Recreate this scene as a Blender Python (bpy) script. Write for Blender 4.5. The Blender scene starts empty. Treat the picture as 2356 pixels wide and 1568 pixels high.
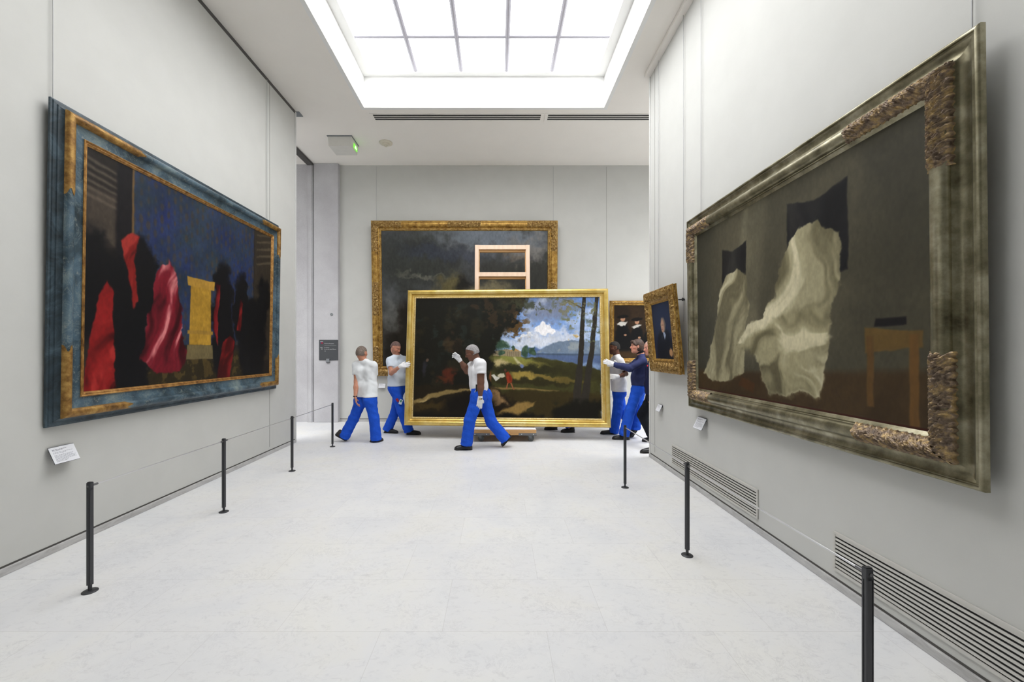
import bpy, bmesh, math, random
import numpy as np
from mathutils import Vector, Matrix

random.seed(4)
SC = bpy.context.scene
COL = SC.collection

# ------------------------------------------------------------------ camera
F = 940.0            # focal length in photo pixels (2356 wide)
CX, CY = 1146.0, 805.0   # vanishing point of the gallery axis
EYE = 1.56           # eye height in metres
IW, IH = 2356.0, 1568.0
cam_d = bpy.data.cameras.new('camera')
cam = bpy.data.objects.new('camera', cam_d)
COL.objects.link(cam)
cam_d.sensor_width = 36.0
cam_d.lens = F / IW * 36.0
cam_d.shift_x = (IW / 2 - CX) / IW
cam_d.shift_y = (CY - IH / 2) / IW
cam_d.clip_start = 0.05
cam.location = (0, 0, EYE)
cam.rotation_euler = (math.pi / 2, 0, 0)
SC.camera = cam


def at(px, py, Y):
    """photo pixel at depth Y -> world point"""
    return Vector(((px - CX) * Y / F, Y, EYE - (py - CY) * Y / F))


def gy(py):
    return EYE * F / (py - CY)


# ------------------------------------------------------------------ colours and materials
def s2l(c):
    c = np.asarray(c, dtype=float)
    return np.where(c <= 0.04045, c / 12.92, ((c + 0.055) / 1.055) ** 2.4)


def rgb(r, g, b):
    v = s2l(np.array([r, g, b]) / 255.0)
    return (float(v[0]), float(v[1]), float(v[2]), 1.0)


class MatB:
    def __init__(self, name, base=(0.8, 0.8, 0.8, 1), rough=0.6, metal=0.0, spec=0.5):
        self.m = bpy.data.materials.new(name)
        self.m.use_nodes = True
        self.nt = self.m.node_tree
        self.b = self.nt.nodes['Principled BSDF']
        self.b.inputs['Base Color'].default_value = base
        self.b.inputs['Roughness'].default_value = rough
        self.b.inputs['Metallic'].default_value = metal
        self.b.inputs['Specular IOR Level'].default_value = spec

    def n(self, t, **kw):
        nd = self.nt.nodes.new(t)
        for k, v in kw.items():
            setattr(nd, k, v)
        return nd

    def l(self, a, b):
        self.nt.links.new(a, b)

    def coord(self, kind='Object', scale=(1, 1, 1)):
        if kind == 'Position':
            out = self.n('ShaderNodeNewGeometry').outputs['Position']
        else:
            out = self.n('ShaderNodeTexCoord').outputs[kind]
        mp = self.n('ShaderNodeMapping')
        mp.inputs['Scale'].default_value = scale
        self.l(out, mp.inputs['Vector'])
        return mp.outputs['Vector']

    def noise(self, vec, scale, detail=4, rough=0.55, dist=0.0):
        nd = self.n('ShaderNodeTexNoise')
        nd.inputs['Scale'].default_value = scale
        nd.inputs['Detail'].default_value = detail
        nd.inputs['Roughness'].default_value = rough
        nd.inputs['Distortion'].default_value = dist
        self.l(vec, nd.inputs['Vector'])
        return nd.outputs['Fac']

    def ramp(self, fac, stops):
        nd = self.n('ShaderNodeValToRGB')
        el = nd.color_ramp.elements
        while len(el) > 1:
            el.remove(el[-1])
        el[0].position, el[0].color = stops[0]
        for p, c in stops[1:]:
            e = el.new(p)
            e.color = c
        self.l(fac, nd.inputs['Fac'])
        return nd.outputs['Color']

    def mix(self, fac, a, b, blend='MIX'):
        nd = self.n('ShaderNodeMix', data_type='RGBA', blend_type=blend)
        for sock, v in ((nd.inputs['Factor'], fac), (nd.inputs['A'], a), (nd.inputs['B'], b)):
            if isinstance(v, (int, float)):
                sock.default_value = v
            elif isinstance(v, tuple):
                sock.default_value = v
            else:
                self.l(v, sock)
        return nd.outputs['Result']

    def color(self, sock):
        self.l(sock, self.b.inputs['Base Color'])
        return self

    def bump(self, fac, strength=0.2, dist=0.01):
        nd = self.n('ShaderNodeBump')
        nd.inputs['Strength'].default_value = strength
        nd.inputs['Distance'].default_value = dist
        self.l(fac, nd.inputs['Height'])
        self.l(nd.outputs['Normal'], self.b.inputs['Normal'])
        return self


def mottled(name, c0, c1, scale, rough=0.6, metal=0.0, bump=0.0, bscale=None, spec=0.5, lo=0.35, hi=0.65, kind='Object', stretch=(1, 1, 1), bdist=0.004):
    M = MatB(name, c0, rough, metal, spec)
    v = M.coord(kind, stretch)
    f = M.noise(v, scale)
    M.color(M.ramp(f, [(lo, c0), (hi, c1)]))
    if bump:
        M.bump(M.noise(v, bscale or scale * 3), bump, bdist)
    return M.m


def plain(name, c, rough=0.6, metal=0.0, spec=0.5):
    return mottled(name, tuple(x * 0.96 for x in c[:3]) + (1,), c, 12.0, rough, metal, spec=spec)


def attr_mat(name, rough=0.5, spec=0.3, metal=0.0, bump=0.0, bscale=200):
    M = MatB(name, rough=rough, spec=spec, metal=metal)
    a = M.n('ShaderNodeAttribute', attribute_name='Col')
    M.color(a.outputs['Color'])
    if bump:
        v = M.coord('Object')
        M.bump(M.noise(v, bscale, 2), bump, 0.002)
    return M.m


MT = {}
MT['wall'] = mottled('wall_paint', rgb(204, 204, 200), rgb(207, 207, 203), 3.0, 0.85, bump=0.08, bscale=350, spec=0.2, kind='Position')
MT['ceil'] = mottled('ceiling_paint', rgb(246, 242, 236), rgb(248, 244, 238), 2.0, 0.9, spec=0.15, kind='Position')
MT['shaft'] = mottled('shaft_paint', rgb(240, 240, 238), rgb(244, 244, 242), 2.0, 0.9, spec=0.15, kind='Position')
MT['mullion'] = plain('mullion_paint', rgb(196, 194, 204), 0.6)
MT['seam'] = plain('seam_grey', rgb(158, 157, 152), 0.8)  # grey of the wall panel joints
MT['gap'] = plain('dark_gap', rgb(82, 80, 77), 0.9)
MT['track'] = plain('track_and_gap_shade', rgb(88, 86, 84), 0.8)
MT['wire'] = plain('steel_wire', rgb(186, 186, 186), 0.5, 0.3)
MT['trimw'] = plain('edge_trim', rgb(215, 215, 213), 0.7)
MT['post'] = plain('post_metal', rgb(72, 73, 76), 0.45, 0.55)
MT['rod'] = plain('rod_metal', rgb(222, 222, 224), 0.3, 0.8)
MT['bolt'] = plain('bolt_metal', rgb(120, 120, 122), 0.35, 0.9)
MT['grille'] = plain('grille_paint', rgb(205, 203, 197), 0.6)
MT['gdark'] = plain('duct_dark', rgb(38, 38, 38), 0.9)
MT['card'] = plain('card_white', rgb(236, 237, 242), 0.7)
MT['print'] = plain('card_print', rgb(128, 128, 136), 0.8)
MT['perspex'] = plain('card_backing', rgb(70, 72, 82), 0.4)
MT['sign'] = plain('sign_charcoal', rgb(72, 74, 78), 0.55)
MT['signw'] = plain('sign_print', rgb(205, 205, 208), 0.7)
MT['signr'] = plain('sign_red', rgb(150, 28, 52), 0.6)
MT['signb'] = plain('sign_blue', rgb(78, 78, 120), 0.6)
MT['device'] = plain('device_grey', rgb(132, 136, 140), 0.5)
MT['plastic'] = plain('white_plastic', rgb(224, 222, 216), 0.5)
MT['cream'] = plain('cream_plastic', rgb(220, 214, 196), 0.5)
MT['wood'] = mottled('pale_beech', rgb(226, 196, 170), rgb(236, 208, 184), 4.0, 0.55, bump=0.05, stretch=(6, 6, 0.6))
MT['ply'] = mottled('plywood', rgb(196, 150, 96), rgb(214, 170, 116), 3.0, 0.55, stretch=(0.6, 6, 6))
MT['steel'] = plain('bracket_steel', rgb(128, 128, 130), 0.4, 0.7)
MT['rubber'] = plain('caster_rubber', rgb(92, 94, 92), 0.6)
MT['canvasback'] = plain('canvas_back', rgb(120, 100, 78), 0.9)

# stone skirting
M = MatB('stone_skirting', rough=0.6, spec=0.3)
v = M.coord('Position', (1, 1, 4))
f = M.noise(v, 6, 6, 0.65, 0.6)
M.color(M.ramp(f, [(0.3, rgb(168, 166, 164)), (0.5, rgb(190, 189, 188)), (0.7, rgb(203, 202, 200))]))
MT['skirt'] = M.m

# board-marked concrete
M = MatB('pale_concrete', rough=0.85, spec=0.2)
v = M.coord('Position')
f1 = M.noise(v, 1.6, 5, 0.6)
f2 = M.noise(v, 130, 3, 0.7)
base = M.ramp(f1, [(0.3, rgb(190, 188, 192)), (0.7, rgb(208, 207, 210))])
spk = M.ramp(f2, [(0.34, rgb(176, 174, 176)), (0.50, rgb(255, 255, 255))])
M.color(M.mix(0.35, base, spk, 'MULTIPLY'))
M.bump(f2, 0.15, 0.004)
MT['concrete'] = M.m

# limestone floor: large slabs, hairline joints, grey veins
M = MatB('limestone_floor', rough=0.42, spec=0.35)
pos = M.n('ShaderNodeNewGeometry').outputs['Position']
mp = M.n('ShaderNodeMapping')
mp.inputs['Location'].default_value = (0.31, -2.78 + 0.512 * 12, 0)
M.l(pos, mp.inputs['Vector'])
br = M.n('ShaderNodeTexBrick')
br.offset = 0.37
br.offset_frequency = 2
br.squash = 1.0
br.inputs['Scale'].default_value = 1.0
br.inputs['Brick Width'].default_value = 0.92
br.inputs['Row Height'].default_value = 0.512
br.inputs['Mortar Size'].default_value = 0.0011
br.inputs['Mortar Smooth'].default_value = 0.0
br.inputs['Color1'].default_value = rgb(232, 232, 232)
br.inputs['Color2'].default_value = rgb(235, 235, 234)
br.inputs['Mortar'].default_value = rgb(214, 213, 211)
M.l(mp.outputs['Vector'], br.inputs['Vector'])
v = M.coord('Position')
big = M.noise(v, 1.1, 4, 0.6, 0.4)
tint = M.ramp(big, [(0.36, rgb(243, 244, 247)), (0.5, rgb(249, 249, 250)), (0.64, rgb(251, 250, 247))])
vein = M.noise(v, 9.0, 10, 0.75, 1.0)
veinc = M.ramp(vein, [(0.475, rgb(255, 255, 255)), (0.497, rgb(226, 226, 228)), (0.503, rgb(226, 226, 228)), (0.525, rgb(255, 255, 255))])
vmask = M.ramp(M.noise(v, 2.3, 4, 0.65), [(0.44, (0, 0, 0, 1)), (0.66, (0.6, 0.6, 0.6, 1))])
mpf = M.coord('Position', (1.0, 1.7, 1.0))
fleck = M.ramp(M.noise(mpf, 15.0, 6, 0.75, 0.8), [(0.30, rgb(222, 222, 224)), (0.46, rgb(255, 255, 255))])
c = M.mix(1.0, br.outputs['Color'], tint, 'MULTIPLY')
vm = M.mix(vmask, (1, 1, 1, 1), veinc)
c = M.mix(1.0, c, vm, 'MULTIPLY')
c = M.mix(0.5, c, fleck, 'MULTIPLY')
M.color(c)
MT['floor'] = M.m


def gold(name, dark, mid, light, rough=0.42, metal=0.55, scale=14, bump=0.25, bscale=60):
    M = MatB(name, mid, rough, metal)
    v = M.coord('Object')
    f = M.noise(v, scale, 6, 0.65)
    M.color(M.ramp(f, [(0.30, dark), (0.48, mid), (0.68, light)]))
    M.bump(M.noise(v, bscale, 4), bump, 0.004)
    return M.m


MT['gold_bright'] = gold('bright_gilding', rgb(200, 166, 80), rgb(219, 189, 106), rgb(232, 208, 138), 0.28, 0.6, 5, 0.05, 40)
MT['gold_bright_in'] = gold('pale_bead_gilding', rgb(178, 138, 66), rgb(224, 196, 128), rgb(244, 228, 184), 0.4, 0.5, 70, 0.5, 120)
MT['gold_old'] = gold('old_gilding', rgb(104, 74, 30), rgb(166, 126, 58), rgb(206, 170, 92), 0.42, 0.55, 12, 0.3, 60)
MT['gold_carved'] = gold('carved_gilding', rgb(76, 54, 26), rgb(150, 114, 58), rgb(208, 180, 118), 0.42, 0.5, 30, 0.35, 90)
MT['gold_worn'] = gold('worn_gilding', rgb(92, 64, 30), rgb(146, 108, 54), rgb(190, 152, 84), 0.45, 0.45, 16, 0.3, 70)
MT['gold_lip'] = gold('lip_gilding', rgb(100, 68, 34), rgb(156, 112, 56), rgb(196, 152, 88), 0.4, 0.5, 20, 0.15, 70)
MT['olive'] = gold('olive_silver_gilding', rgb(84, 79, 60), rgb(130, 124, 99), rgb(176, 170, 146), 0.30, 0.72, 6, 0.10, 50)
MT['leaf_gold'] = gold('brown_leaf_gilding', rgb(76, 62, 52), rgb(132, 113, 94), rgb(198, 168, 112), 0.42, 0.35, 30, 0.2, 80)

M = MatB('blue_marbling', rough=0.36, spec=0.5)
v = M.coord('Object', (1.0, 1.0, 1.0))
f = M.noise(v, 2.6, 7, 0.68, 0.6)
col = M.ramp(f, [(0.30, rgb(24, 34, 38)), (0.44, rgb(48, 66, 76)), (0.56, rgb(76, 98, 112)), (0.70, rgb(128, 142, 140))])
f2 = M.noise(v, 4.5, 6, 0.7, 1.2)
vein = M.ramp(f2, [(0.485, (0, 0, 0, 1)), (0.5, (0.55, 0.55, 0.55, 1)), (0.515, (0, 0, 0, 1))])
scr = M.ramp(M.noise(v, 22, 4, 0.7), [(0.60, (0, 0, 0, 1)), (0.68, (0.5, 0.5, 0.5, 1))])
col = M.mix(vein, col, rgb(132, 142, 138))
M.color(M.mix(scr, col, rgb(154, 158, 148)))
M.bump(M.noise(v, 50, 4), 0.12, 0.003)
MT['marble_blue'] = M.m
M = MatB('dark_marbling', rough=0.45, spec=0.5)
v = M.coord('Object')
f = M.noise(v, 6, 8, 0.7, 1.0)
M.color(M.ramp(f, [(0.3, rgb(24, 33, 38)), (0.5, rgb(44, 59, 68)), (0.7, rgb(76, 96, 108))]))
MT['marble_dark'] = M.m

M = MatB('skylight_glass', rgb(245, 245, 245), 0.5)
M.b.inputs['Emission Color'].default_value = (0.985, 0.992, 1.0, 1)
M.b.inputs['Emission Strength'].default_value = 5.35
MT['pane'] = M.m
M = MatB('added_skylight_glass', rgb(245, 245, 245), 0.5)  # glowing panes of the added, unseen side skylights
M.b.inputs['Emission Color'].default_value = (0.985, 0.992, 1.0, 1)
M.b.inputs['Emission Strength'].default_value = 1.5
MT['pane_added'] = M.m
M = MatB('exit_green', rgb(120, 210, 80), 0.4)
M.b.inputs['Emission Color'].default_value = rgb(122, 214, 70)
M.b.inputs['Emission Strength'].default_value = 1.0
MT['green'] = M.m
M = MatB('exit_white', rgb(240, 255, 235), 0.4)
M.b.inputs['Emission Color'].default_value = rgb(225, 255, 215)
M.b.inputs['Emission Strength'].default_value = 1.6
MT['greenw'] = M.m

# cloth and people
def cloth(name, c, k=0.9, bscale=140, rough=0.85, crease=0.25):
    M = MatB(name, c, rough, 0.0, 0.15)
    v = M.coord('Object', (1.0, 1.0, 0.55))
    M.color(M.ramp(M.noise(v, 9), [(0.35, tuple(x * k for x in c[:3]) + (1,)), (0.65, c)]))
    big = M.noise(v, 12.0, 3, 0.5, 0.7)
    fine = M.noise(v, bscale, 2)
    ad = M.n('ShaderNodeMath', operation='MULTIPLY_ADD')
    M.l(fine, ad.inputs[0])
    ad.inputs[1].default_value = 0.06
    M.l(big, ad.inputs[2])
    M.bump(ad.outputs[0], crease, 0.022)
    return M.m


MT['tee_white'] = cloth('white_cotton', rgb(236, 236, 240), 0.96)
MT['tee_pale'] = cloth('pale_cotton', rgb(236, 239, 242), 0.98)
MT['tee_blue'] = cloth('pale_blue_cotton', rgb(214, 224, 237), 0.97)
MT['navy'] = cloth('navy_cotton', rgb(52, 58, 96), 0.85)
MT['navy_dark'] = cloth('dark_navy_wool', rgb(30, 34, 64), 0.85)
MT['work_blue'] = cloth('blue_workwear', rgb(38, 90, 212), 0.9, crease=0.5)
MT['black_cloth'] = cloth('black_cloth', rgb(24, 25, 32), 0.85)
MT['shoe'] = plain('black_leather', rgb(26, 26, 28), 0.45)
MT['shoe_brown'] = plain('dark_brown_leather', rgb(48, 42, 38), 0.5)
MT['sole'] = plain('shoe_sole', rgb(40, 39, 38), 0.8)
MT['glove'] = cloth('white_glove_cotton', rgb(238, 238, 240), 0.97)
MT['skin'] = attr_mat('skin', 0.55, 0.35, bump=0.08, bscale=250)
MT['hair_grey'] = mottled('grey_hair', rgb(134, 130, 130), rgb(168, 165, 166), 60, 0.75, bump=0.4, bscale=220)
MT['hair_crop'] = mottled('cropped_hair', rgb(104, 92, 84), rgb(136, 122, 112), 60, 0.8, bump=0.4, bscale=260)
MT['hair_dark'] = mottled('dark_cropped_hair', rgb(92, 72, 66), rgb(124, 100, 94), 60, 0.8, bump=0.4, bscale=260)
MT['hair_black'] = mottled('black_hair', rgb(24, 20, 18), rgb(44, 38, 34), 60, 0.8, bump=0.4, bscale=260)
MT['hair_brown'] = mottled('brown_hair', rgb(46, 31, 24), rgb(80, 56, 44), 40, 0.6, bump=0.5, bscale=160)
MT['hair_silver'] = mottled('thin_silver_hair', rgb(150, 138, 130), rgb(176, 164, 156), 60, 0.75, bump=0.4, bscale=240)
MT['leather'] = plain('black_pouch', rgb(20, 20, 22), 0.5)
MT['badge_red'] = plain('badge_red', rgb(150, 26, 44), 0.5)
MT['badge_white'] = plain('badge_white', rgb(216, 226, 232), 0.4)
MT['badge_green'] = plain('badge_green', rgb(60, 130, 110), 0.4)
MT['watch'] = plain('watch_steel', rgb(214, 190, 130), 0.3, 0.7)
MT['red'] = plain('red_pin', rgb(206, 40, 50), 0.5)


# ------------------------------------------------------------------ object helpers
def np_mesh(name, verts, faces, mat, parent=None, smooth=True, colors=None, angle=None):
    """faces: (n,k) int array or list of arrays with different k"""
    me = bpy.data.meshes.new(name)
    verts = np.asarray(verts, dtype=np.float32)
    if not isinstance(faces, list):
        faces = [faces]
    faces = [np.asarray(f, dtype=np.int32) for f in faces if len(f)]
    me.vertices.add(len(verts))
    me.vertices.foreach_set('co', verts.ravel())
    loops = np.concatenate([f.ravel() for f in faces])
    tot = np.concatenate([np.full(len(f), f.shape[1], dtype=np.int32) for f in faces])
    start = np.concatenate([[0], np.cumsum(tot)[:-1]]).astype(np.int32)
    me.loops.add(len(loops))
    me.loops.foreach_set('vertex_index', loops.astype(np.int32))
    me.polygons.add(len(tot))
    me.polygons.foreach_set('loop_start', start)
    me.polygons.foreach_set('loop_total', tot)
    me.polygons.foreach_set('use_smooth', np.full(len(tot), smooth))
    me.update(calc_edges=True)
    me.validate()
    if colors is not None:
        ca = me.color_attributes.new('Col', 'FLOAT_COLOR', 'POINT')
        c4 = np.ones((len(verts), 4), dtype=np.float32)
        c4[:, :3] = colors
        ca.data.foreach_set('color', c4.ravel())
    if angle:
        me.set_sharp_from_angle(angle=math.radians(angle))
    me.materials.append(mat)
    o = bpy.data.objects.new(name, me)
    COL.objects.link(o)
    if parent:
        o.parent = parent
    return o


class MB:
    """collects simple solids into one mesh"""
    def __init__(self):
        self.bm = bmesh.new()

    def box(self, x0, x1, y0, y1, z0, z1, mat=None, bev=0.0):
        r = bmesh.ops.create_cube(self.bm, size=1.0)
        vs = r['verts']
        for q in vs:
            q.co = Vector(((x0 + x1) / 2 + q.co.x * (x1 - x0), (y0 + y1) / 2 + q.co.y * (y1 - y0), (z0 + z1) / 2 + q.co.z * (z1 - z0)))
        if bev:
            es = list({e for q in vs for e in q.link_edges})
            rr = bmesh.ops.bevel(self.bm, geom=es, offset=bev, segments=2, affect='EDGES', profile=0.5)
            vs = list({q for f in rr['faces'] for q in f.verts} | {q for q in vs if q.is_valid})
        if mat is not None:
            for q in vs:
                q.co = mat @ q.co
        return self

    def cyl(self, a, b, r, r2=None, seg=16):
        a, b = Vector(a), Vector(b)
        d = b - a
        m = Matrix.Translation((a + b) / 2) @ d.to_track_quat('Z', 'Y').to_matrix().to_4x4()
        bmesh.ops.create_cone(self.bm, cap_ends=True, segments=seg, radius1=r, radius2=r if r2 is None else r2, depth=d.length, matrix=m)
        return self

    def lathe(self, c, prof, seg=24, axis='Z'):
        rings = []
        for r, z in prof:
            ring = []
            for i in range(seg):
                t = 2 * math.pi * i / seg
                p = Vector((r * math.cos(t), r * math.sin(t), z))
                if axis == 'Y':
                    p = Vector((p.x, -p.z, p.y))
                ring.append(self.bm.verts.new(Vector(c) + p))
            rings.append(ring)
        for a, b in zip(rings[:-1], rings[1:]):
            for i in range(seg):
                self.bm.faces.new((a[i], a[(i + 1) % seg], b[(i + 1) % seg], b[i]))
        self.bm.faces.new(list(reversed(rings[0])))
        self.bm.faces.new(rings[-1])
        return self

    def prism(self, pts, z0, z1, mat=None):
        lo = [self.bm.verts.new((p[0], p[1], z0)) for p in pts]
        hi = [self.bm.verts.new((p[0], p[1], z1)) for p in pts]
        n = len(pts)
        for i in range(n):
            self.bm.faces.new((lo[i], lo[(i + 1) % n], hi[(i + 1) % n], hi[i]))
        self.bm.faces.new(list(reversed(lo)))
        self.bm.faces.new(hi)
        if mat is not None:
            for q in lo + hi:
                q.co = mat @ q.co
        return self

    def build(self, name, mat, parent=None, smooth=False, angle=35):
        bmesh.ops.recalc_face_normals(self.bm, faces=self.bm.faces[:])
        me = bpy.data.meshes.new(name)
        self.bm.to_mesh(me)
        self.bm.free()
        if smooth:
            me.polygons.foreach_set('use_smooth', [True] * len(me.polygons))
            me.set_sharp_from_angle(angle=math.radians(angle))
        me.materials.append(mat)
        o = bpy.data.objects.new(name, me)
        COL.objects.link(o)
        if parent:
            o.parent = parent
        return o


def tag(o, label, cat, group=None):
    o['label'] = label
    o['category'] = cat
    if group:
        o['group'] = group
    return o


def empty(name, loc, label, cat, group=None, rot=None):
    o = bpy.data.objects.new(name, None)
    o.empty_display_size = 0.1
    COL.objects.link(o)
    o.location = loc
    if rot is not None:
        o.rotation_mode = 'QUATERNION'
        o.rotation_quaternion = rot
    return tag(o, label, cat, group)


def struct(o):
    o['kind'] = 'structure'
    return o


def copy_thing(root, loc, label):
    r = root.copy()
    COL.objects.link(r)
    r.location = loc
    r['label'] = label
    for ch in list(root.children):
        c = ch.copy()
        COL.objects.link(c)
        c.parent = r
        for g in list(ch.children):
            d = g.copy()
            COL.objects.link(d)
            d.parent = c
    return r


def text_mesh(name, body, size, mat, parent, M4, extrude=0.0006, align='LEFT'):
    cu = bpy.data.curves.new(name, 'FONT')
    cu.body = body
    cu.size = size
    cu.extrude = extrude
    cu.align_x = align
    ob = bpy.data.objects.new(name, cu)
    COL.objects.link(ob)
    dg = bpy.context.evaluated_depsgraph_get()
    dg.update()
    me = bpy.data.meshes.new_from_object(ob.evaluated_get(dg))
    bpy.data.objects.remove(ob)
    bpy.data.curves.remove(cu)
    me.transform(M4)
    me.materials.clear()
    me.materials.append(mat)
    o = bpy.data.objects.new(name, me)
    COL.objects.link(o)
    o.parent = parent
    return o

# ================================================================== the setting
H = 5.60              # ceiling height
XL, XR = -3.43, 2.224   # gallery walls
YL, YR = 6.92, 5.985    # where they end
YB = 8.94             # back wall
YREAR = -5.0
XFL, XFR = -8.0, 7.5
# skylight opening
SX0, SX1, SY0, SY1 = -2.235, 1.768, 1.25, 6.81
HG = 6.13             # height of the glass

struct(MB().box(XFL, XFR, YREAR, YB + 0.3, -0.2, 0.0).build('floor', MT['floor']))

# ceiling with the skylight opening, two air slots and the openings of the added side skylights
LX0, LX1, LY0, LY1 = -6.6, -4.6, 1.0, 7.2      # unseen skylight added to light the left room
RX0, RX1, RY0, RY1 = 3.4, 6.4, 1.5, 7.6        # unseen skylight added to light the right room


def ceiling_mesh():
    q = 0.06       # the shafts' lining passes through the slab
    holes = [(a - q, b + q, c - q, d + q) for a, b, c, d in ((SX0, SX1, SY0, SY1), (LX0, LX1, LY0, LY1), (RX0, RX1, RY0, RY1))]
    xs = sorted({XFL, XFR} | {h[0] for h in holes} | {h[1] for h in holes})
    ys = sorted({YREAR, YB + 0.3} | {h[2] for h in holes} | {h[3] for h in holes})
    mb = MB()
    for i in range(len(xs) - 1):
        for j in range(len(ys) - 1):
            cx, cy = (xs[i] + xs[i + 1]) / 2, (ys[j] + ys[j + 1]) / 2
            if not any(h[0] < cx < h[1] and h[2] < cy < h[3] for h in holes):
                mb.box(xs[i], xs[i + 1], ys[j], ys[j + 1], H, H + 0.12)
    bmesh.ops.remove_doubles(mb.bm, verts=mb.bm.verts[:], dist=1e-5)
    return mb.build('ceiling', MT['ceil'])


struct(ceiling_mesh())


def shaft(name, x0, x1, y0, y1, z0, z1, t=0.06):
    mb = MB()
    mb.box(x0 - t, x0, y0 - t, y1 + t, z0, z1)
    mb.box(x1, x1 + t, y0 - t, y1 + t, z0, z1)
    mb.box(x0, x1, y0 - t, y0, z0, z1)
    mb.box(x0, x1, y1, y1 + t, z0, z1)
    return struct(mb.build(name, MT['shaft']))


shaft('trim_1', SX0, SX1, SY0, SY1, H, HG + 0.05)
# main skylight: white ring, mullion grid and glass
GX0, GX1, GY1 = -2.10, 1.63, 6.70
GY0 = GY1 - 0.722 * 7
win = MB()
rz0, rz1 = HG - 0.015, HG + 0.05
win.box(SX0, GX0, SY0, SY1, rz0, rz1)
win.box(GX1, SX1, SY0, SY1, rz0, rz1)
win.box(GX0, GX1, GY1, SY1, rz0, rz1)
win.box(GX0, GX1, SY0, GY0, rz0, rz1)
window = struct(win.build('window_1', MT['shaft']))
mul = MB()
MV = Matrix(((1, 0, 0, 0), (0, 0, 1, 0), (0, 1, 0, 0), (0, 0, 0, 1)))
MU = Matrix(((0, 0, 1, 0), (1, 0, 0, 0), (0, 1, 0, 0), (0, 0, 0, 1)))
for i in range(1, 5):
    x = GX0 + (GX1 - GX0) * i / 5
    mul.prism([(x - 0.034, HG + 0.016), (x - 0.034, HG + 0.006), (x - 0.012, HG - 0.006), (x + 0.012, HG - 0.006), (x + 0.034, HG + 0.006), (x + 0.034, HG + 0.016)], max(GY0, SY0), GY1, MV)
for j in range(1, 7):
    y = GY1 - 0.722 * j
    if y > SY0:
        mul.prism([(y - 0.025, HG + 0.016), (y - 0.025, HG + 0.007), (y - 0.008, HG - 0.003), (y + 0.008, HG - 0.003), (y + 0.025, HG + 0.007), (y + 0.025, HG + 0.016)], GX0, GX1, MU)
mul.build('mullion_grid', MT['mullion'], window)
pn = MB()
pn.box(GX0 - 0.02, GX1 + 0.02, GY0 - 0.02, GY1 + 0.02, HG + 0.015, HG + 0.03)
pn.build('glass', MT['pane'], window)

for nm, (x0, x1, y0, y1), k in (('added_window_2', (LX0, LX1, LY0, LY1), 2), ('added_window_3', (RX0, RX1, RY0, RY1), 3)):  # unseen skylights added to brighten the side rooms and the back
    shaft('trim_%d' % k, x0, x1, y0, y1, H, H + 0.55)
    fr = MB()
    for i in range(5):
        x = x0 + (x1 - x0) * i / 4
        fr.box(x - 0.03, x + 0.03, y0, y1, H + 0.48, H + 0.54)
    w = struct(fr.build(nm, MT['mullion']))
    g = MB()
    g.box(x0, x1, y0, y1, H + 0.5, H + 0.515)
    g.build('glass', MT['pane_added'], w)
    ld = bpy.data.lights.new('side_fill_light', 'AREA')  # added fill lamp sending light down on the rear floor
    ld.shape = 'RECTANGLE'
    ld.size, ld.size_y = x1 - x0 - 0.1, y1 - y0 - 0.1
    ld.spread = math.radians(115)
    ld.energy = 16.0 * (x1 - x0) * (y1 - y0)
    ld.color = (0.985, 0.992, 1.0)
    lo_ = bpy.data.objects.new('side_fill_light', ld)
    COL.objects.link(lo_)
    lo_.location = ((x0 + x1) / 2, (y0 + y1) / 2, H + 0.46)

# walls
struct(MB().box(XL - 0.25, XL, YREAR, YL, 0, H).build('wall_left', MT['wall']))
struct(MB().box(XR, XR + 0.25, YREAR, YR, 0, H).build('wall_right', MT['wall']))
struct(MB().box(-3.46, XFR, YB, YB + 0.25, 0, H).build('wall_back', MT['wall']))
struct(MB().box(XFL, XFR, YREAR - 0.2, YREAR, 0, H).build('wall_rear', MT['wall']))
struct(MB().box(XFL - 0.2, XFL, YREAR, YB + 0.25, 0, H).build('wall_far_left', MT['wall']))
struct(MB().box(XFR, XFR + 0.2, YREAR, YB + 0.25, 0, H).build('wall_far_right', MT['wall']))
# concrete piers at the left end of the back wall
YC = 8.83
pil = MB()
pil.box(-3.985, -3.46, YC, YB + 0.25, 0, H, bev=0.008)
struct(pil.build('pillar_1', MT['concrete']))
con = MB()
con.prism([(XFL, YC + 0.06), (-4.16, YC + 0.06), (-4.10, YC + 0.005), (-4.035, YC - 0.01), (-4.005, YC + 0.03), (-3.995, YC + 0.12), (-3.995, YB + 0.25), (XFL, YB + 0.25)], 0, H)
struct(con.build('pillar_2', MT['concrete'], smooth=True))

# skirtings with the dark gap above them
def skirting(side, x0, x1, y0, y1, gap):
    struct(MB().box(x0, x1, y0, y1, 0, 0.052, bev=0.004).build('baseboard_' + side, MT['skirt']))
    struct(MB().box(*gap, 0.052, 0.065).build('trim_gap_' + side, MT['gap']))


skirting('left', XL - 0.002, XL + 0.016, YREAR, YL + 0.002, (XL - 0.002, XL + 0.003, YREAR, YL + 0.001))
skirting('right', XR - 0.016, XR + 0.002, YREAR, YR + 0.002, (XR - 0.003, XR + 0.002, YREAR, YR + 0.001))
skirting('back', -3.459, XFR, YB - 0.016, YB + 0.002, (-3.459, XFR, YB - 0.003, YB + 0.002))

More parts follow.
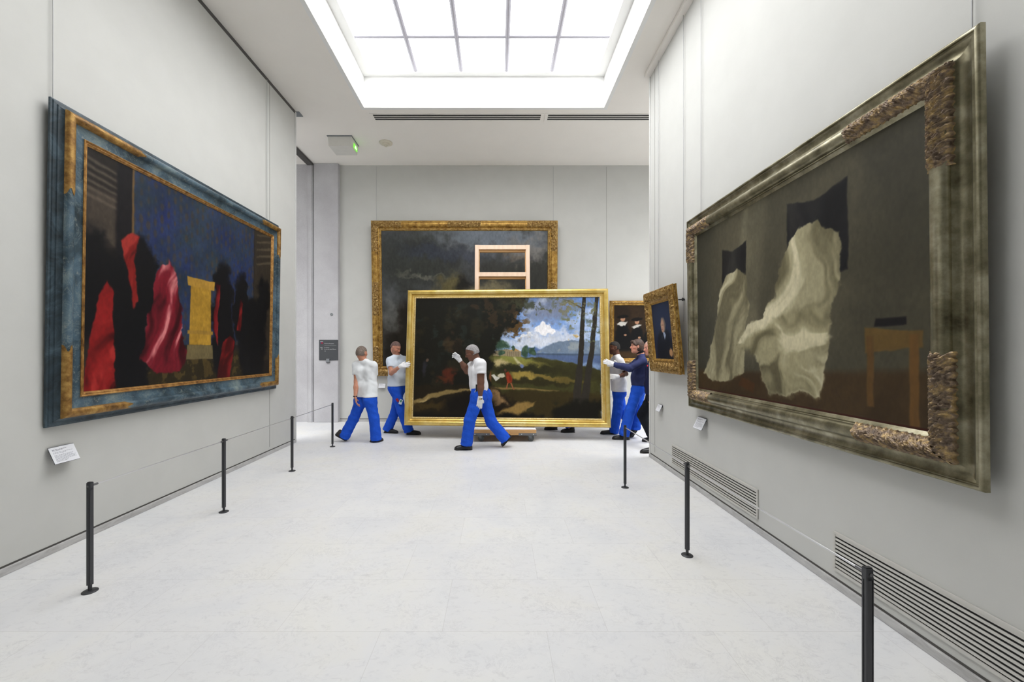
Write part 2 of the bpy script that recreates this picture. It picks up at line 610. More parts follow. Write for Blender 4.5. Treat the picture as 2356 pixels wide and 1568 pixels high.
# dark strips colouring in the shadow gaps at the wall heads, pale lip, end plate
struct(MB().box(XL - 0.02, XL + 0.004, YREAR, YL, H - 0.05, H + 0.001).build('trim_4', MT['track']))
struct(MB().box(XR - 0.004, XR + 0.02, YREAR, YR, H - 0.05, H + 0.001).build('trim_5', MT['track']))
struct(MB().box(XL - 0.25, XL + 0.06, YL, YL + 0.14, H - 0.012, H + 0.002).build('trim_6', MT['device']))
struct(MB().box(XR - 0.08, XR, YREAR, YR, H - 0.06, H + 0.002).build('trim_7', MT['ceil']))
# wall panel joints
tn = 8
for x, y0, z1 in ((XL, 6.13, H), ):
    struct(MB().box(XL - 0.002, XL + 0.0025, y0 - 0.004, y0 + 0.004, 0.11, H - 0.05).build('trim_%d' % tn, MT['seam'])); tn += 1
struct(MB().box(XL - 0.03, XL + 0.012, YL - 0.03, YL + 0.004, 0.0, H - 0.02).build('trim_%d' % tn, MT['trimw'])); tn += 1
struct(MB().box(XR - 0.012, XR + 0.03, YR - 0.03, YR + 0.004, 0.0, H - 0.06).build('trim_%d' % tn, MT['trimw'])); tn += 1
struct(MB().box(XR - 0.0025, XR + 0.002, 5.79, 5.797, 0.11, H - 0.06).build('trim_%d' % tn, MT['seam'])); tn += 1
struct(MB().box(2.37, 2.377, YB - 0.0025, YB + 0.002, 0.11, H - 0.03).build('trim_%d' % tn, MT['seam'])); tn += 1
struct(MB().box(2.3, XFR, YB - 0.0025, YB + 0.002, 0.545, 0.55).build('trim_%d' % tn, MT['seam'])); tn += 1
# dark track in the ceiling of the left room
struct(MB().box(-4.12, -4.0, YL + 0.4, YC, H - 0.05, H + 0.002).build('trim_%d' % tn, MT['track'])); tn += 1

# ================================================================== ceiling fittings
for k, (x0, x1, lab) in enumerate(((-2.15, 0.735, 'long black slotted air vent in the ceiling, the left and fully visible one'),
                                   (0.86, 3.6, 'slotted air vent in the ceiling cut off by the right wall edge'))):
    y0, y1 = 7.00, 7.17
    v = empty('ceiling_vent', ((x0 + x1) / 2, (y0 + y1) / 2, H), lab, 'vent', 'ceiling air vents')
    hx, hy = (x1 - x0) / 2, (y1 - y0) / 2
    MB().box(-hx, hx, -hy, hy, -0.004, 0.0).build('duct_opening', MT['gdark'], v)
    fm = MB()
    fm.box(-hx - 0.05, hx + 0.05, -hy - 0.03, -hy, -0.009, 0.0)
    fm.box(-hx - 0.05, hx + 0.05, hy, hy + 0.05, -0.009, 0.0)
    fm.box(-hx - 0.05, -hx, -hy, hy, -0.009, 0.0)
    fm.box(hx, hx + 0.05, -hy, hy, -0.009, 0.0)
    fm.build('frame', MT['ceil'], v)
    for j in range(2):
        y = -hy + (j + 1) * 2 * hy / 3
        MB().box(-hx, hx, y - 0.012, y + 0.012, -0.008, -0.001).build('slat', MT['grille'], v)

# emergency exit lamp hanging under the ceiling
ex = empty('exit_lamp', (-2.97, 7.92, H), 'white wedge-shaped emergency exit lamp with a green lit end on the ceiling', 'exit sign')
MB().box(-0.255, 0.218, -0.235, 0.175, -0.010, 0.0).build('mounting_plate', MT['device'], ex)
hs = MB()
hs.prism([(-0.24, -0.012), (-0.225, -0.19), (0.185, -0.19), (0.205, -0.012)], -0.215, 0.16, Matrix(((1, 0, 0, 0), (0, 0, 1, 0), (0, 1, 0, 0), (0, 0, 0, 1))))
hs.build('housing', MT['plastic'], ex)
gl = MB().box(0.194, 0.203, -0.08, 0.12, -0.150, -0.060).build('lit_panel', MT['green'], ex)
run = MB()
run.box(0.2025, 0.205, 0.015, 0.035, -0.085, -0.070)
run.box(0.2025, 0.205, 0.0, 0.045, -0.112, -0.090)
run.box(0.2025, 0.205, 0.035, 0.065, -0.138, -0.108)
run.box(0.2025, 0.205, -0.02, 0.01, -0.140, -0.110)
run.build('running_man_pictogram', MT['greenw'], gl)

sd = empty('smoke_detector', at(888, 328, (H - EYE) * F / (CY - 328)), 'small round cream smoke detector on the ceiling beside the exit lamp', 'smoke detector')
sd.location.z = H
MB().lathe((0, 0, 0), [(0.125, 0.0), (0.125, -0.012), (0.11, -0.02)], 32).build('base_plate', MT['cream'], sd, True)
MB().lathe((0, 0, 0), [(0.065, -0.018), (0.06, -0.045), (0.03, -0.05), (0.028, -0.075), (0.012, -0.08)], 24).build('sensor_head', MT['cream'], sd, True)

# ================================================================== room sign on the concrete pier
sg = empty('room_sign', at(756.5, 828, YC), 'square charcoal room sign with white lettering on the concrete pier', 'sign')
hw, hh = 0.207, 0.44
MB().box(-hw, hw, -0.016, 0, 0, hh, bev=0.006).build('panel', MT['sign'], sg)
RX90 = Matrix.Rotation(math.pi / 2, 4, 'X')


def sgt(name, body, size, x, z, mat):
    return text_mesh(name, body, size, mat, sg, Matrix.Translation((x, -0.017, z)) @ RX90)


lg = MB()
lg.box(-0.172, -0.125, -0.018, -0.015, 0.352, 0.392)
lg.build('logo_square', MT['signb'], sg)
lr = MB()
lr.box(-0.158, -0.118, -0.0195, -0.0175, 0.352, 0.385)
lr.build('logo_red_square', MT['signr'], sg)
MB().box(-0.18, -0.118, -0.018, -0.015, 0.398, 0.406).build('logo_bar', MT['signw'], sg)
MB().box(-0.09, 0.17, -0.0175, -0.015, 0.317, 0.3195).build('rule', MT['signw'], sg)
sgt('heading_text', 'Peintures françaises', 0.026, -0.09, 0.35, MT['signw'])
sgt('room_text', 'Salle', 0.030, -0.178, 0.262, MT['signw'])
sgt('room_number_text', '24', 0.032, -0.16, 0.228, MT['signw'])
sgt('room_title_text', 'Le Sueur', 0.030, -0.09, 0.262, MT['signw'])
sgt('room_title_text', 'La vie de saint Bruno', 0.030, -0.09, 0.228, MT['signw'])
ar = MB()
ar.prism([(-0.085, 0.196), (-0.066, 0.186), (-0.066, 0.206)], -0.018, -0.015, Matrix(((1, 0, 0, 0), (0, 0, 1, 0), (0, 1, 0, 0), (0, 0, 0, 1))))
ar.build('arrow', MT['signw'], sg)
dv = empty('wall_sensor', at(755.5, 832.5, YC), 'small grey box clipped under the charcoal room sign', 'sensor')
MB().box(-0.034, 0.034, -0.042, -0.017, 0, 0.075, bev=0.004).build('body', MT['device'], dv)
MB().box(-0.034, 0.036, -0.030, 0, -0.012, 0.0).build('foot', MT['sign'], dv)
rp = MB()
rp.lathe((0, 0, 0), [(0.031, 0.0), (0.031, 0.006), (0.026, 0.010), (0.022, 0.004), (0.008, 0.004)], 24, 'Y')
o = tag(rp.build('round_wall_plug', MT['device'], None, True), 'small round cap set in the concrete pier above the sign', 'wall plug')
o.location = at(763, 723, YC)

# ================================================================== air grilles on the right wall
for y0, y1, lab in ((3.50, 5.20, 'long louvred air grille low on the right wall, the farther one'),
                    (0.98, 2.685, 'long louvred air grille low on the right wall, nearest the camera')):
    g = empty('air_grille', (XR, (y0 + y1) / 2, 0.13), lab, 'air grille', 'air grilles on the right wall')
    L, hgt = (y1 - y0) / 2, 0.225
    MB().box(-0.004, -0.001, -L, L, 0, hgt).build('duct_opening', MT['gdark'], g)
    fm = MB()
    b = 0.014
    fm.box(-0.012, -0.001, -L - b, L + b, -b, 0.002)
    fm.box(-0.012, -0.001, -L - b, L + b, hgt - 0.002, hgt + b)
    fm.box(-0.012, -0.001, -L - b, -L + 0.002, 0, hgt)
    fm.box(-0.012, -0.001, L - 0.002, L + b, 0, hgt)
    fm.build('frame', MT['grille'], g)
    for j in range(9):
        z = hgt * (j + 0.5) / 9 + 0.004
        MB().box(-0.010, -0.003, -L, L, z - 0.0062, z + 0.0062).build('slat', MT['grille'], g)

# ================================================================== barrier posts and rods
def barrier_post(loc, label):
    p = empty('barrier_post', loc, label, 'barrier post', 'barrier posts')
    MB().lathe((0, 0, 0), [(0.042, 0.0), (0.042, 0.004), (0.036, 0.008), (0.012, 0.010)], 28).build('base_disc', MT['post'], p, True)
    MB().cyl((0, 0, 0.008), (0, 0, 0.06), 0.0105, seg=20).build('collar', MT['post'], p, True)
    w, d, g = 0.0140, 0.0135, 0.0025
    k = 0.0035
    prof = [(-w, -d + k), (-w + k, -d), (w - 0.0075, -d), (w - 0.0075, -d + g), (w - 0.0045, -d + g), (w - 0.0045, -d), (w - 0.0015, -d), (w, -d + 0.0025),
            (w, d - k), (w - k, d), (-w + k, d), (-w, d - k), (-w, 0.003), (-w + g, 0.003), (-w + g, -0.001), (-w, -0.001)]
    t = MB()
    t.prism(prof, 0.045, 0.672)
    t.prism([(-w, -d + k), (-w + k, -d), (w - k, -d), (w, -d + k), (w, d - k), (w - k, d), (-w + k, d), (-w, d - k)], 0.660, 0.704)
    t.prism([(-w + .002, -d + k + .002), (w - .002, -d + k + .002), (w - .002, d - k - .002), (-w + .002, d - k - .002)], 0.703, 0.708)
    t.build('tube', MT['post'], p)
    MB().cyl((0.001, -d - 0.0025, 0.683), (0.001, -d + 0.003, 0.683), 0.0065, seg=16).build('bolt', MT['bolt'], p, True)
    return p


posts_l = [(207, 1360), (515, 1177), (672, 1083), (765, 1027)]
posts_r = [(1438, 1121), (1581, 1277)]
loc_l = [Vector((at(px, py, gy(py)).x, gy(py), 0)) for px, py in posts_l]
loc_r = [Vector((at(px, py, gy(py)).x, gy(py), 0)) for px, py in posts_r]
y3 = (EYE - 0.708) * F / (1303 - CY)
loc_r.append(Vector((at(1996, 0, y3).x, y3, 0)))
p0 = barrier_post(loc_l[0], 'dark barrier post nearest the camera along the left wall')
copy_thing(p0, loc_l[1], 'second barrier post along the left wall, under the far half of the blue frame')
copy_thing(p0, loc_l[2], 'third barrier post on the left, in front of the left wall end')
copy_thing(p0, loc_l[3], 'last and farthest barrier post on the left, beside the walking man in white')
copy_thing(p0, loc_r[0], 'farthest barrier post on the right, near the moving gold frame')
copy_thing(p0, loc_r[1], 'middle barrier post on the right, in front of the farther air grille')
copy_thing(p0, loc_r[2], 'nearest barrier post on the right, cut off by the photo bottom')


def rod(a, b, label):
    a = a + Vector((0, 0, 0.683)); b = b + Vector((0, 0, 0.683))
    d = (b - a).normalized()
    a2, b2 = a + d * 0.0145, b - d * 0.0145
    r = empty('barrier_rod', a2, label, 'barrier rod', 'barrier rods')
    MB().cyl((0, 0, 0), b2 - a2, 0.0050, seg=12).build('rod', MT['rod'], r, True)
    MB().cyl((0, 0, 0), d * 0.035, 0.0075, seg=12).build('ferrule', MT['bolt'], r, True)
    MB().cyl(b2 - a2 - d * 0.035, b2 - a2, 0.0075, seg=12).build('ferrule', MT['bolt'], r, True)


rod(loc_l[0], loc_l[1], 'thin steel rod between the two nearest posts on the left')
rod(loc_l[1], loc_l[2], 'thin steel rod between the second and third posts on the left')
rod(loc_l[2], loc_l[3], 'thin steel rod between the two farthest posts on the left')
rod(loc_r[0], loc_r[1], 'thin steel rod between the two farther posts on the right')
rod(loc_r[1], loc_r[2], 'thin steel rod leading to the nearest post on the right')

# ================================================================== hanging wires
def wire(x, y, z0, z1, label):
    mb = MB()
    mb.cyl((0, 0, 0), (0, 0, z1 - z0), 0.0035, seg=8)
    o = mb.build('hanging_wire', MT['wire'], None, True)
    o.location = (x, y, z0)
    tag(o, label, 'hanging wire', 'picture hanging wires')


wire(XL + 0.02, 3.13, 3.40, H - 0.05, 'hanging wire above the near corner of the blue framed painting')
wire(XL + 0.02, 6.03, 3.40, H - 0.05, 'hanging wire above the far corner of the blue framed painting')
wire(XR - 0.02, 1.90, 2.93, H - 0.06, 'hanging wire above the near corner of the olive framed painting')
wire(XR - 0.02, 4.44, 2.93, H - 0.06, 'hanging wire above the far corner of the olive framed painting')
wire(XR - 0.02, 4.86, 1.9, H - 0.06, 'hanging wire behind the near side of the small ornate portrait')
wire(XR - 0.02, 5.62, 2.3, H - 0.06, 'hanging wire above the far side of the small ornate portrait')
wire(at(866.5, 0, YB).x, YB - 0.02, 4.28, H - 0.03, 'left hanging wire of the large gold framed painting on the back wall')
wire(at(1273, 0, YB).x, YB - 0.02, 4.28, H - 0.03, 'right hanging wire of the large gold framed painting on the back wall')


# ================================================================== wall labels (cards on tilted holders)
def wall_label(loc, rotz, w, label, lines, tilt=25):
    q = Matrix.Rotation(rotz, 4, 'Z').to_quaternion()
    r = empty('wall_label', loc, label, 'wall label', 'picture labels', q)
    h = w * 0.72
    T = Matrix.Translation((0, -0.012, 0)) @ Matrix.Rotation(math.radians(-tilt), 4, 'X')
    MB().box(-w / 2, w / 2, -0.004, 0.0, -h, 0.004, T).build('holder', MT['perspex'], r)
    cd = MB().box(-w / 2, w / 2, -0.006, -0.004, -h + 0.002, 0, T).build('card', MT['card'], r)
    br_ = MB()
    br_.box(-w * 0.32, w * 0.32, -0.012, 0.0, -0.03, 0.002)
    br_.build('bracket', MT['perspex'], r)
    pr = MB()
    z = -h * 0.14
    for k, (x0, x1, t) in enumerate(lines):
        rng = random.Random(k * 7 + int(w * 1000))
        x = x0
        while x < x1 - 0.02:
            wl = rng.uniform(0.03, 0.10)
            e = min(x + wl, x1)
            pr.box(-w / 2 + x * w, -w / 2 + e * w, -0.0066, -0.0058, z - h * 0.018 * t, z, T)
            x = e + 0.018
        z -= h * (0.062 if (k not in (1, 3)) else 0.11)
    pr.build('printed_lines', MT['print'], cd)
    return r


LN = [(0.1, 0.66, 1.6), (0.1, 0.52, 1.2), (0.1, 0.86, 1), (0.1, 0.58, 1), (0.1, 0.84, 1), (0.1, 0.8, 1), (0.1, 0.93, 1), (0.1, 0.9, 1), (0.1, 0.95, 1), (0.1, 0.6, 1), (0.1, 0.5, 1)]
wall_label((XL, 3.19, 0.81), math.pi / 2, 0.185, 'white caption card on the left wall below the blue framed painting', LN)
wall_label((XR, 4.42, 0.825), -math.pi / 2, 0.185, 'white caption card below the far corner of the olive framed painting', LN)
wall_label((XR, 5.56, 0.815), -math.pi / 2, 0.135, 'small white caption card below the small ornate portrait', LN[:5])
wall_label((at(880, 0, YB).x, YB, at(0, 882, YB).z), 0, 0.145, 'small white caption card on the back wall behind the walking men', LN[:5])

# ================================================================== the painter (colour fields on canvas)
def vnoise(u, v, f, seed):
    rs = np.random.RandomState(seed)
    n = 64
    g = rs.rand(n, n)
    x = u * f + 7.3
    y = v * f + 3.1
    xi = np.floor(x).astype(int); yi = np.floor(y).astype(int)
    fx = x - xi; fy = y - yi
    fx = fx * fx * (3 - 2 * fx); fy = fy * fy * (3 - 2 * fy)
    a = g[xi % n, yi % n]; b = g[(xi + 1) % n, yi % n]
    c = g[xi % n, (yi + 1) % n]; d = g[(xi + 1) % n, (yi + 1) % n]
    return (a * (1 - fx) + b * fx) * (1 - fy) + (c * (1 - fx) + d * fx) * fy


def fbm(u, v, f, seed, o=4):
    s = 0; a = 0.5; t = 0
    for k in range(o):
        s = s + a * vnoise(u, v, f * 2 ** k, seed + k)
        t += a
        a *= 0.55
    return s / t


def sst(x, a, b):
    t = np.clip((x - a) / (b - a), 0, 1)
    return t * t * (3 - 2 * t)


class Paint:
    def __init__(self, W, Hh, nx, seed):
        self.asp = W / Hh
        self.nx = nx
        self.ny = int(round(nx / self.asp))
        u = np.linspace(0, 1, self.nx); v = np.linspace(0, 1, self.ny)
        self.U, self.V = np.meshgrid(u, v)      # (ny,nx)
        self.A = self.U * self.asp
        self.seed = seed
        self.C = np.zeros(self.U.shape + (3,))
        self.w1 = fbm(self.A, self.V, 18, seed + 11, 4) - 0.5
        self.w2 = fbm(self.A, self.V, 18, seed + 31, 4) - 0.5

    def fill(self, c):
        self.C[:] = np.array(c) / 255.0

    def mixc(self, m, c):
        c = np.asarray(c, dtype=float)
        if c.ndim == 1:
            c = c / 255.0
        self.C = self.C * (1 - m[..., None]) + c * m[..., None]

    def n(self, f, s, o=4):
        return fbm(self.A, self.V, f, self.seed + s, o)

    def ell(self, cx, cy, rx, ry, rot=0.0, soft=0.25, warp=0.05):
        x = (self.U - cx) * self.asp + self.w1 * warp * 2
        y = self.V - cy + self.w2 * warp * 2
        c, s = math.cos(rot), math.sin(rot)
        X = (x * c + y * s) / (rx * self.asp); Y = (-x * s + y * c) / ry
        d = np.sqrt(X * X + Y * Y)
        return 1 - sst(d, 1 - soft, 1 + soft)

    def poly(self, pts, warp=0.02, soft=0.006):
        """signed distance based polygon mask"""
        x = self.U * self.asp + self.w1 * warp * 2
        y = self.V + self.w2 * warp * 2
        d2 = np.full(x.shape, 1e9); inside = np.zeros(x.shape, bool)
        n = len(pts)
        for i in range(n):
            ax, ay = pts[i][0] * self.asp, pts[i][1]
            bx, by = pts[(i + 1) % n][0] * self.asp, pts[(i + 1) % n][1]
            ex, ey = bx - ax, by - ay
            t = np.clip(((x - ax) * ex + (y - ay) * ey) / (ex * ex + ey * ey + 1e-12), 0, 1)
            qx, qy = x - ax - t * ex, y - ay - t * ey
            d2 = np.minimum(d2, qx * qx + qy * qy)
            if abs(by - ay) > 1e-12:
                cr = ((ay > y) != (by > y)) & (x < (bx - ax) * (y - ay) / (by - ay) + ax)
                inside ^= cr
        d = np.sqrt(d2)
        d = np.where(inside, -d, d)
        return 1 - sst(d, -soft, soft)

    def folds(self, ang, freq, seed, dist=0.5):
        """0..1 drapery ridges running along direction ang"""
        c, s = math.cos(ang), math.sin(ang)
        wx = (fbm(self.A, self.V, 2.6, self.seed + seed, 3) - 0.5) * dist
        wy = (fbm(self.A, self.V, 2.6, self.seed + seed + 3, 3) - 0.5) * dist
        al = (self.A + wx) * c + (self.V + wy) * s
        ac = -(self.A + wx) * s + (self.V + wy) * c
        n1 = vnoise(ac, al * 0.16, freq * 1.6, self.seed + seed + 7)
        n2 = vnoise(ac, al * 0.2, freq * 3.7, self.seed + seed + 8)
        n3 = vnoise(ac, al * 0.3, freq * 8.0, self.seed + seed + 9)
        return np.clip(0.5 + ((n1 - .5) * 1.0 + (n2 - .5) * .55 + (n3 - .5) * .22) * 1.15, 0, 1)

    def drape(self, m, dark, mid, light, ang, freq, seed, dist=0.5, pw=1.5):
        f = self.folds(ang, freq, seed, dist)
        f = 0.85 * f + 0.15 * self.n(7, seed + 9)
        dark, mid, light = [np.array(q) / 255.0 for q in (dark, mid, light)]
        a = sst(f, 0.12, 0.62)[..., None]
        b = (sst(f, 0.56, 0.95) ** pw)[..., None]
        c = dark * (1 - a) + mid * a
        c = c * (1 - b) + light * b
        self.mixc(m, c)

    def brush(self, amt=0.08, f=90):
        t = fbm(self.A * 1.0, self.V * 0.6, f, self.seed + 77, 2) - 0.5
        t2 = fbm(self.A, self.V, 9, self.seed + 78, 4) - 0.5
        self.C = np.clip(self.C * (1 + amt * 2 * t[..., None] + amt * 1.5 * t2[..., None]), 0, 1)


def canvas_obj(P, W, Hh, depth, mat, root, z0):
    """canvas face of W x Hh, its centre line at x=0, bottom at z0, at local y=-depth"""
    x = (P.U - 0.5) * W
    z = P.V * Hh + z0
    co = np.stack([x, np.full_like(x, -depth), z], -1).reshape(-1, 3)
    nx, ny = P.nx, P.ny
    i = np.arange(ny - 1)[:, None] * nx + np.arange(nx - 1)[None, :]
    q = np.stack([i, i + 1, i + nx + 1, i + nx], -1).reshape(-1, 4)
    o = np_mesh('canvas', co, q, mat, root, True, s2l(np.clip(P.C, 0, 1)).reshape(-1, 3))
    MB().box(-W / 2 - 0.01, W / 2 + 0.01, -depth + 0.003, -depth + 0.028, z0 - 0.01, z0 + Hh + 0.01).build('stretcher', MT['canvasback'], root)
    return o


MT['canvas'] = attr_mat('oil_canvas', 0.48, 0.18, bump=0.06, bscale=300)


# ------------------------------------------------------------------ frames
def sweep_frame(name, W, Hh, prof, mat, root, sub=24, angle=40):
    """prof: list of (inset from the outer edge, height above the back), swept round the rectangle with mitred corners"""
    P = len(prof)
    vs = []; fs = []
    corners = [(-1, 0), (1, 0), (1, 1), (-1, 1)]
    for k in range(4):
        (ax, az), (bx, bz) = corners[k], corners[(k + 1) % 4]
        base = len(vs)
        for j in range(sub + 1):
            t = j / sub
            for o, d in prof:
                pa = (ax * (W / 2 - o), o if az == 0 else Hh - o)
                pb = (bx * (W / 2 - o), o if bz == 0 else Hh - o)
                vs.append((pa[0] * (1 - t) + pb[0] * t, -d, pa[1] * (1 - t) + pb[1] * t))
        for j in range(sub):
            for p in range(P - 1):
                a = base + j * P + p
                fs.append((a, a + 1, a + P + 1, a + P))
    return np_mesh(name, vs, np.array(fs), mat, root, True, None, angle)


def carved_corner(name, W, Hh, cor, o0, o1, base, rise, La, Lb, mat, root, kind='leaf', amp=0.014, seed=0, wav=0.028, swirl=0.0, vp=None, sx=0.004):
    """carved ornament round one frame corner. La: leg along x, Lb: leg along z"""
    sxg, szg = cor
    vs = []; fs = []
    rs = np.random.RandomState(seed)
    for leg, L in ((0, La), (1, Lb)):
        nt = vp or 26
        ns = max(12, int(L / sx))
        t = np.linspace(0, 1, nt)[None, :] * np.ones((ns + 1, 1))
        o = o0 + (o1 - o0) * t
        uu = np.linspace(0, 1, ns + 1)[:, None]
        s = o + (L - o) * uu
        wid = abs(o1 - o0)
        env = np.sqrt(np.clip(np.sin(np.pi * t), 0, 1))
        nA = fbm(s * 3, o * 3 + leg, 9, seed + leg * 9 + 1, 3) - 0.5
        nB = fbm(s * 3, o * 3 + leg, 30, seed + leg * 9 + 4, 3) - 0.5
        if kind == 'leaf':
            dg = (t - 0.5) * (1 if leg == 0 else -1) * sxg * szg
            q = s / wav + dg * 3.4 + nA * 1.6
            r = np.abs(np.sin(np.pi * q)) ** 0.8
            q2 = s / (wav * 0.34) + dg * 10.5 + nB * 1.2 + nA * 4
            r2 = np.abs(np.sin(np.pi * q2))
            disp = amp * (0.62 * r + 0.55 * r2 ** 1.3 - 0.35 + nB * 0.5)
            edge = amp * 0.45 * np.sin(s / wav * 2 * np.pi + leg + nA * 6)
        else:
            cells = fbm(s * 2, o * 2 + leg, 14 / max(0.5, wid / 0.12), seed + 20 + leg, 2)
            r = np.abs(np.sin(cells * 22 + s * 40))
            r2 = np.abs(np.sin(nB * 14 + s * 130))
            disp = amp * (r * 0.9 + r2 * 0.35 - 0.3)
            edge = amp * 0.8 * np.sin(s * 75 + seed)
        fade = np.clip((1 - uu) / 0.06, 0, 1) ** 0.5
        d = base + (rise * np.sin(np.pi * t) + disp * env) * (0.35 + 0.65 * fade)
        d = np.where((t <= 0.001) | (t >= 0.999), base - 0.012, d)
        oo = o + edge * np.where(t < 0.25, -(0.25 - t) * 4, np.where(t > 0.75, (t - 0.75) * 4, 0)) * 0.5
        if leg == 0:
            X = sxg * (W / 2 - s); Z = oo if szg < 0 else Hh - oo
        else:
            X = sxg * (W / 2 - oo); Z = s if szg < 0 else Hh - s
        co = np.stack([X, -d, Z], -1).reshape(-1, 3)
        b = len(vs)
        vs.extend(co.tolist())
        i = np.arange(ns)[:, None] * nt + np.arange(nt - 1)[None, :] + b
        qd = np.stack([i, i + 1, i + nt + 1, i + nt], -1).reshape(-1, 4)
        flip = (sxg * szg > 0) != (leg == 0)
        fs.append(qd[:, ::-1] if flip else qd)
    return np_mesh(name, np.array(vs), np.concatenate(fs), mat, root, True)


def carved_run(name, W, Hh, side, s0, s1, o0, o1, base, rise, mat, root, amp=0.01, seed=0, sx=0.006, nt=16, kind='scroll'):
    """carved ornament along one side ('top','bottom','left','right') between s0 and s1 (from the left / bottom)"""
    ns = int((s1 - s0) / sx)
    t = np.linspace(0, 1, nt)[None, :] * np.ones((ns + 1, 1))
    s = s0 + (s1 - s0) * np.linspace(0, 1, ns + 1)[:, None] * np.ones((1, nt))
    if kind == 'scroll':
        cells = fbm(s * 2, t * 0.3, 14, seed, 2)
        disp = amp * (np.abs(np.sin(cells * 20 + s * 34)) + 0.35 * np.abs(np.sin(s * 120 + t * 6)) - 0.3)
    else:
        disp = amp * (np.sin(s * 2 * np.pi / 0.024) * np.sin(np.pi * t))
    o = o0 + (o1 - o0) * t
    env = np.sqrt(np.clip(np.sin(np.pi * t), 0, 1))
    e2 = np.clip(np.minimum(s - s0, s1 - s) / 0.03, 0, 1)
    d = base + (rise * np.sin(np.pi * t) + disp * env) * (0.4 + 0.6 * e2)
    d = np.where((t <= 0.001) | (t >= 0.999), base - 0.012, d)
    if side in ('top', 'bottom'):
        X = s - W / 2; Z = o if side == 'bottom' else Hh - o
    else:
        Z = s; X = (o - W / 2) if side == 'left' else (W / 2 - o)
    co = np.stack([X, -d, Z], -1).reshape(-1, 3)
    i = np.arange(ns)[:, None] * nt + np.arange(nt - 1)[None, :]
    qd = np.stack([i, i + 1, i + nt + 1, i + nt], -1).reshape(-1, 4)
    o_ = np_mesh(name, co, qd, mat, root, True)
    bm = bmesh.new(); bm.from_mesh(o_.data)
    bmesh.ops.recalc_face_normals(bm, faces=bm.faces[:])
    if sum(f.normal.y for f in bm.faces) > 0:
        bmesh.ops.reverse_faces(bm, faces=bm.faces[:])
    bm.to_mesh(o_.data); bm.free()
    return o_


def picture_root(loc, rotz, lean, label, cat='framed painting', group=None):
    m = Matrix.Rotation(rotz, 4, 'Z') @ Matrix.Rotation(lean, 4, 'X')
    return empty('framed_painting', loc, label, cat, group, m.to_quaternion())


def arc(o0, o1, d0, h, n=8, p=1.0):
    return [(o0 + (o1 - o0) * (0.5 - 0.5 * math.cos(math.pi * k / n)), d0 + h * math.sin(math.pi * k / n) ** p) for k in range(n + 1)]


# ================================================================== painting on the left wall (blue marbled frame)
OW, OH = 3.07, 2.37           # torus outline
FL = 0.06                     # back flange beyond it
W, Hh = OW + 2 * FL, OH + 2 * FL
pl = picture_root((XL + 0.012, 3.13 + OW / 2, 0.975), math.pi / 2, math.radians(0.9),
                  'painting of red drapery in a blue marbled frame with gilt corners, left wall', 'painting')
prof = [(0.0, 0.0), (0.0, 0.016), (0.010, 0.019), (0.014, 0.026), (0.034, 0.028), (0.038, 0.036), (0.046, 0.038), (FL - 0.002, 0.052), (FL + 0.006, 0.066)]
sweep_frame('outer_moulding', W, Hh, prof, MT['marble_dark'], pl)
sweep_frame('marbled_roll', W, Hh, arc(FL, FL + 0.066, 0.064, 0.034, 10, 0.8), MT['marble_blue'], pl, 40, 60)
sweep_frame('inner_cove', W, Hh, [(FL + 0.064, 0.066), (FL + 0.080, 0.060), (FL + 0.11, 0.053), (FL + 0.143, 0.052), (FL + 0.149, 0.058)], MT['marble_blue'], pl, 40)
sweep_frame('gilt_lip', W, Hh, [(FL + 0.149, 0.050), (FL + 0.150, 0.063), (FL + 0.156, 0.067), (FL + 0.163, 0.063), (FL + 0.167, 0.057), (FL + 0.174, 0.060), (FL + 0.181, 0.055), (FL + 0.19, 0.040)], MT['gold_lip'], pl)


def gilt_corner(sx_, sz_, La, Lb, parent):
    vs = []; fs = []
    pr = arc(FL - 0.001, FL + 0.067, 0.064, 0.037, 10, 0.8)
    n = len(pr)
    for leg, L in ((0, La), (1, Lb)):
        b = len(vs)
        for j in range(13):
            for o, d in pr:
                s = o + (L + 0.03 * math.sin(o * 140) - o) * j / 12
                if leg == 0:
                    vs.append((sx_ * (W / 2 - s), -d, o if sz_ < 0 else Hh - o))
                else:
                    vs.append((sx_ * (W / 2 - o), -d, s if sz_ < 0 else Hh - s))
        for j in range(12):
            for p in range(n - 1):
                a = b + j * n + p
                q = (a, a + 1, a + n + 1, a + n)
                fs.append(q[::-1] if ((sx_ * sz_ > 0) != (leg == 0)) else q)
    np_mesh('gilt_corner', np.array(vs), np.array(fs), MT['gold_worn'], parent, True, None, 60)


gilt_corner(-1, 1, 0.72, 0.68, pl)
gilt_corner(-1, -1, 0.62, 0.60, pl)
gilt_corner(1, 1, 0.55, 0.50, pl)
gilt_corner(1, -1, 0.55, 0.50, pl)

cw, ch = OW - 0.37, OH - 0.37
P = Paint(cw, ch, 640, 100)
P.fill((34, 30, 27))
P.mixc(sst(P.n(3, 1), 0.3, 0.7) * 0.5, (52, 46, 40))
# stone bands on the left
P.mixc(P.poly([(0, .62), (.10, .62), (.10, .84), (0, .84)], .004, .02), (66, 58, 50))
for k in range(6):
    P.mixc(P.poly([(0, .80 + k * .03), (.13, .78 + k * .03), (.13, .79 + k * .03), (0, .815 + k * .03)], .004, .006) * .6, (98, 88, 76))
P.mixc(P.poly([(.10, 0), (.155, 0), (.155, 1), (.10, 1)], .004, .01), (26, 24, 26))
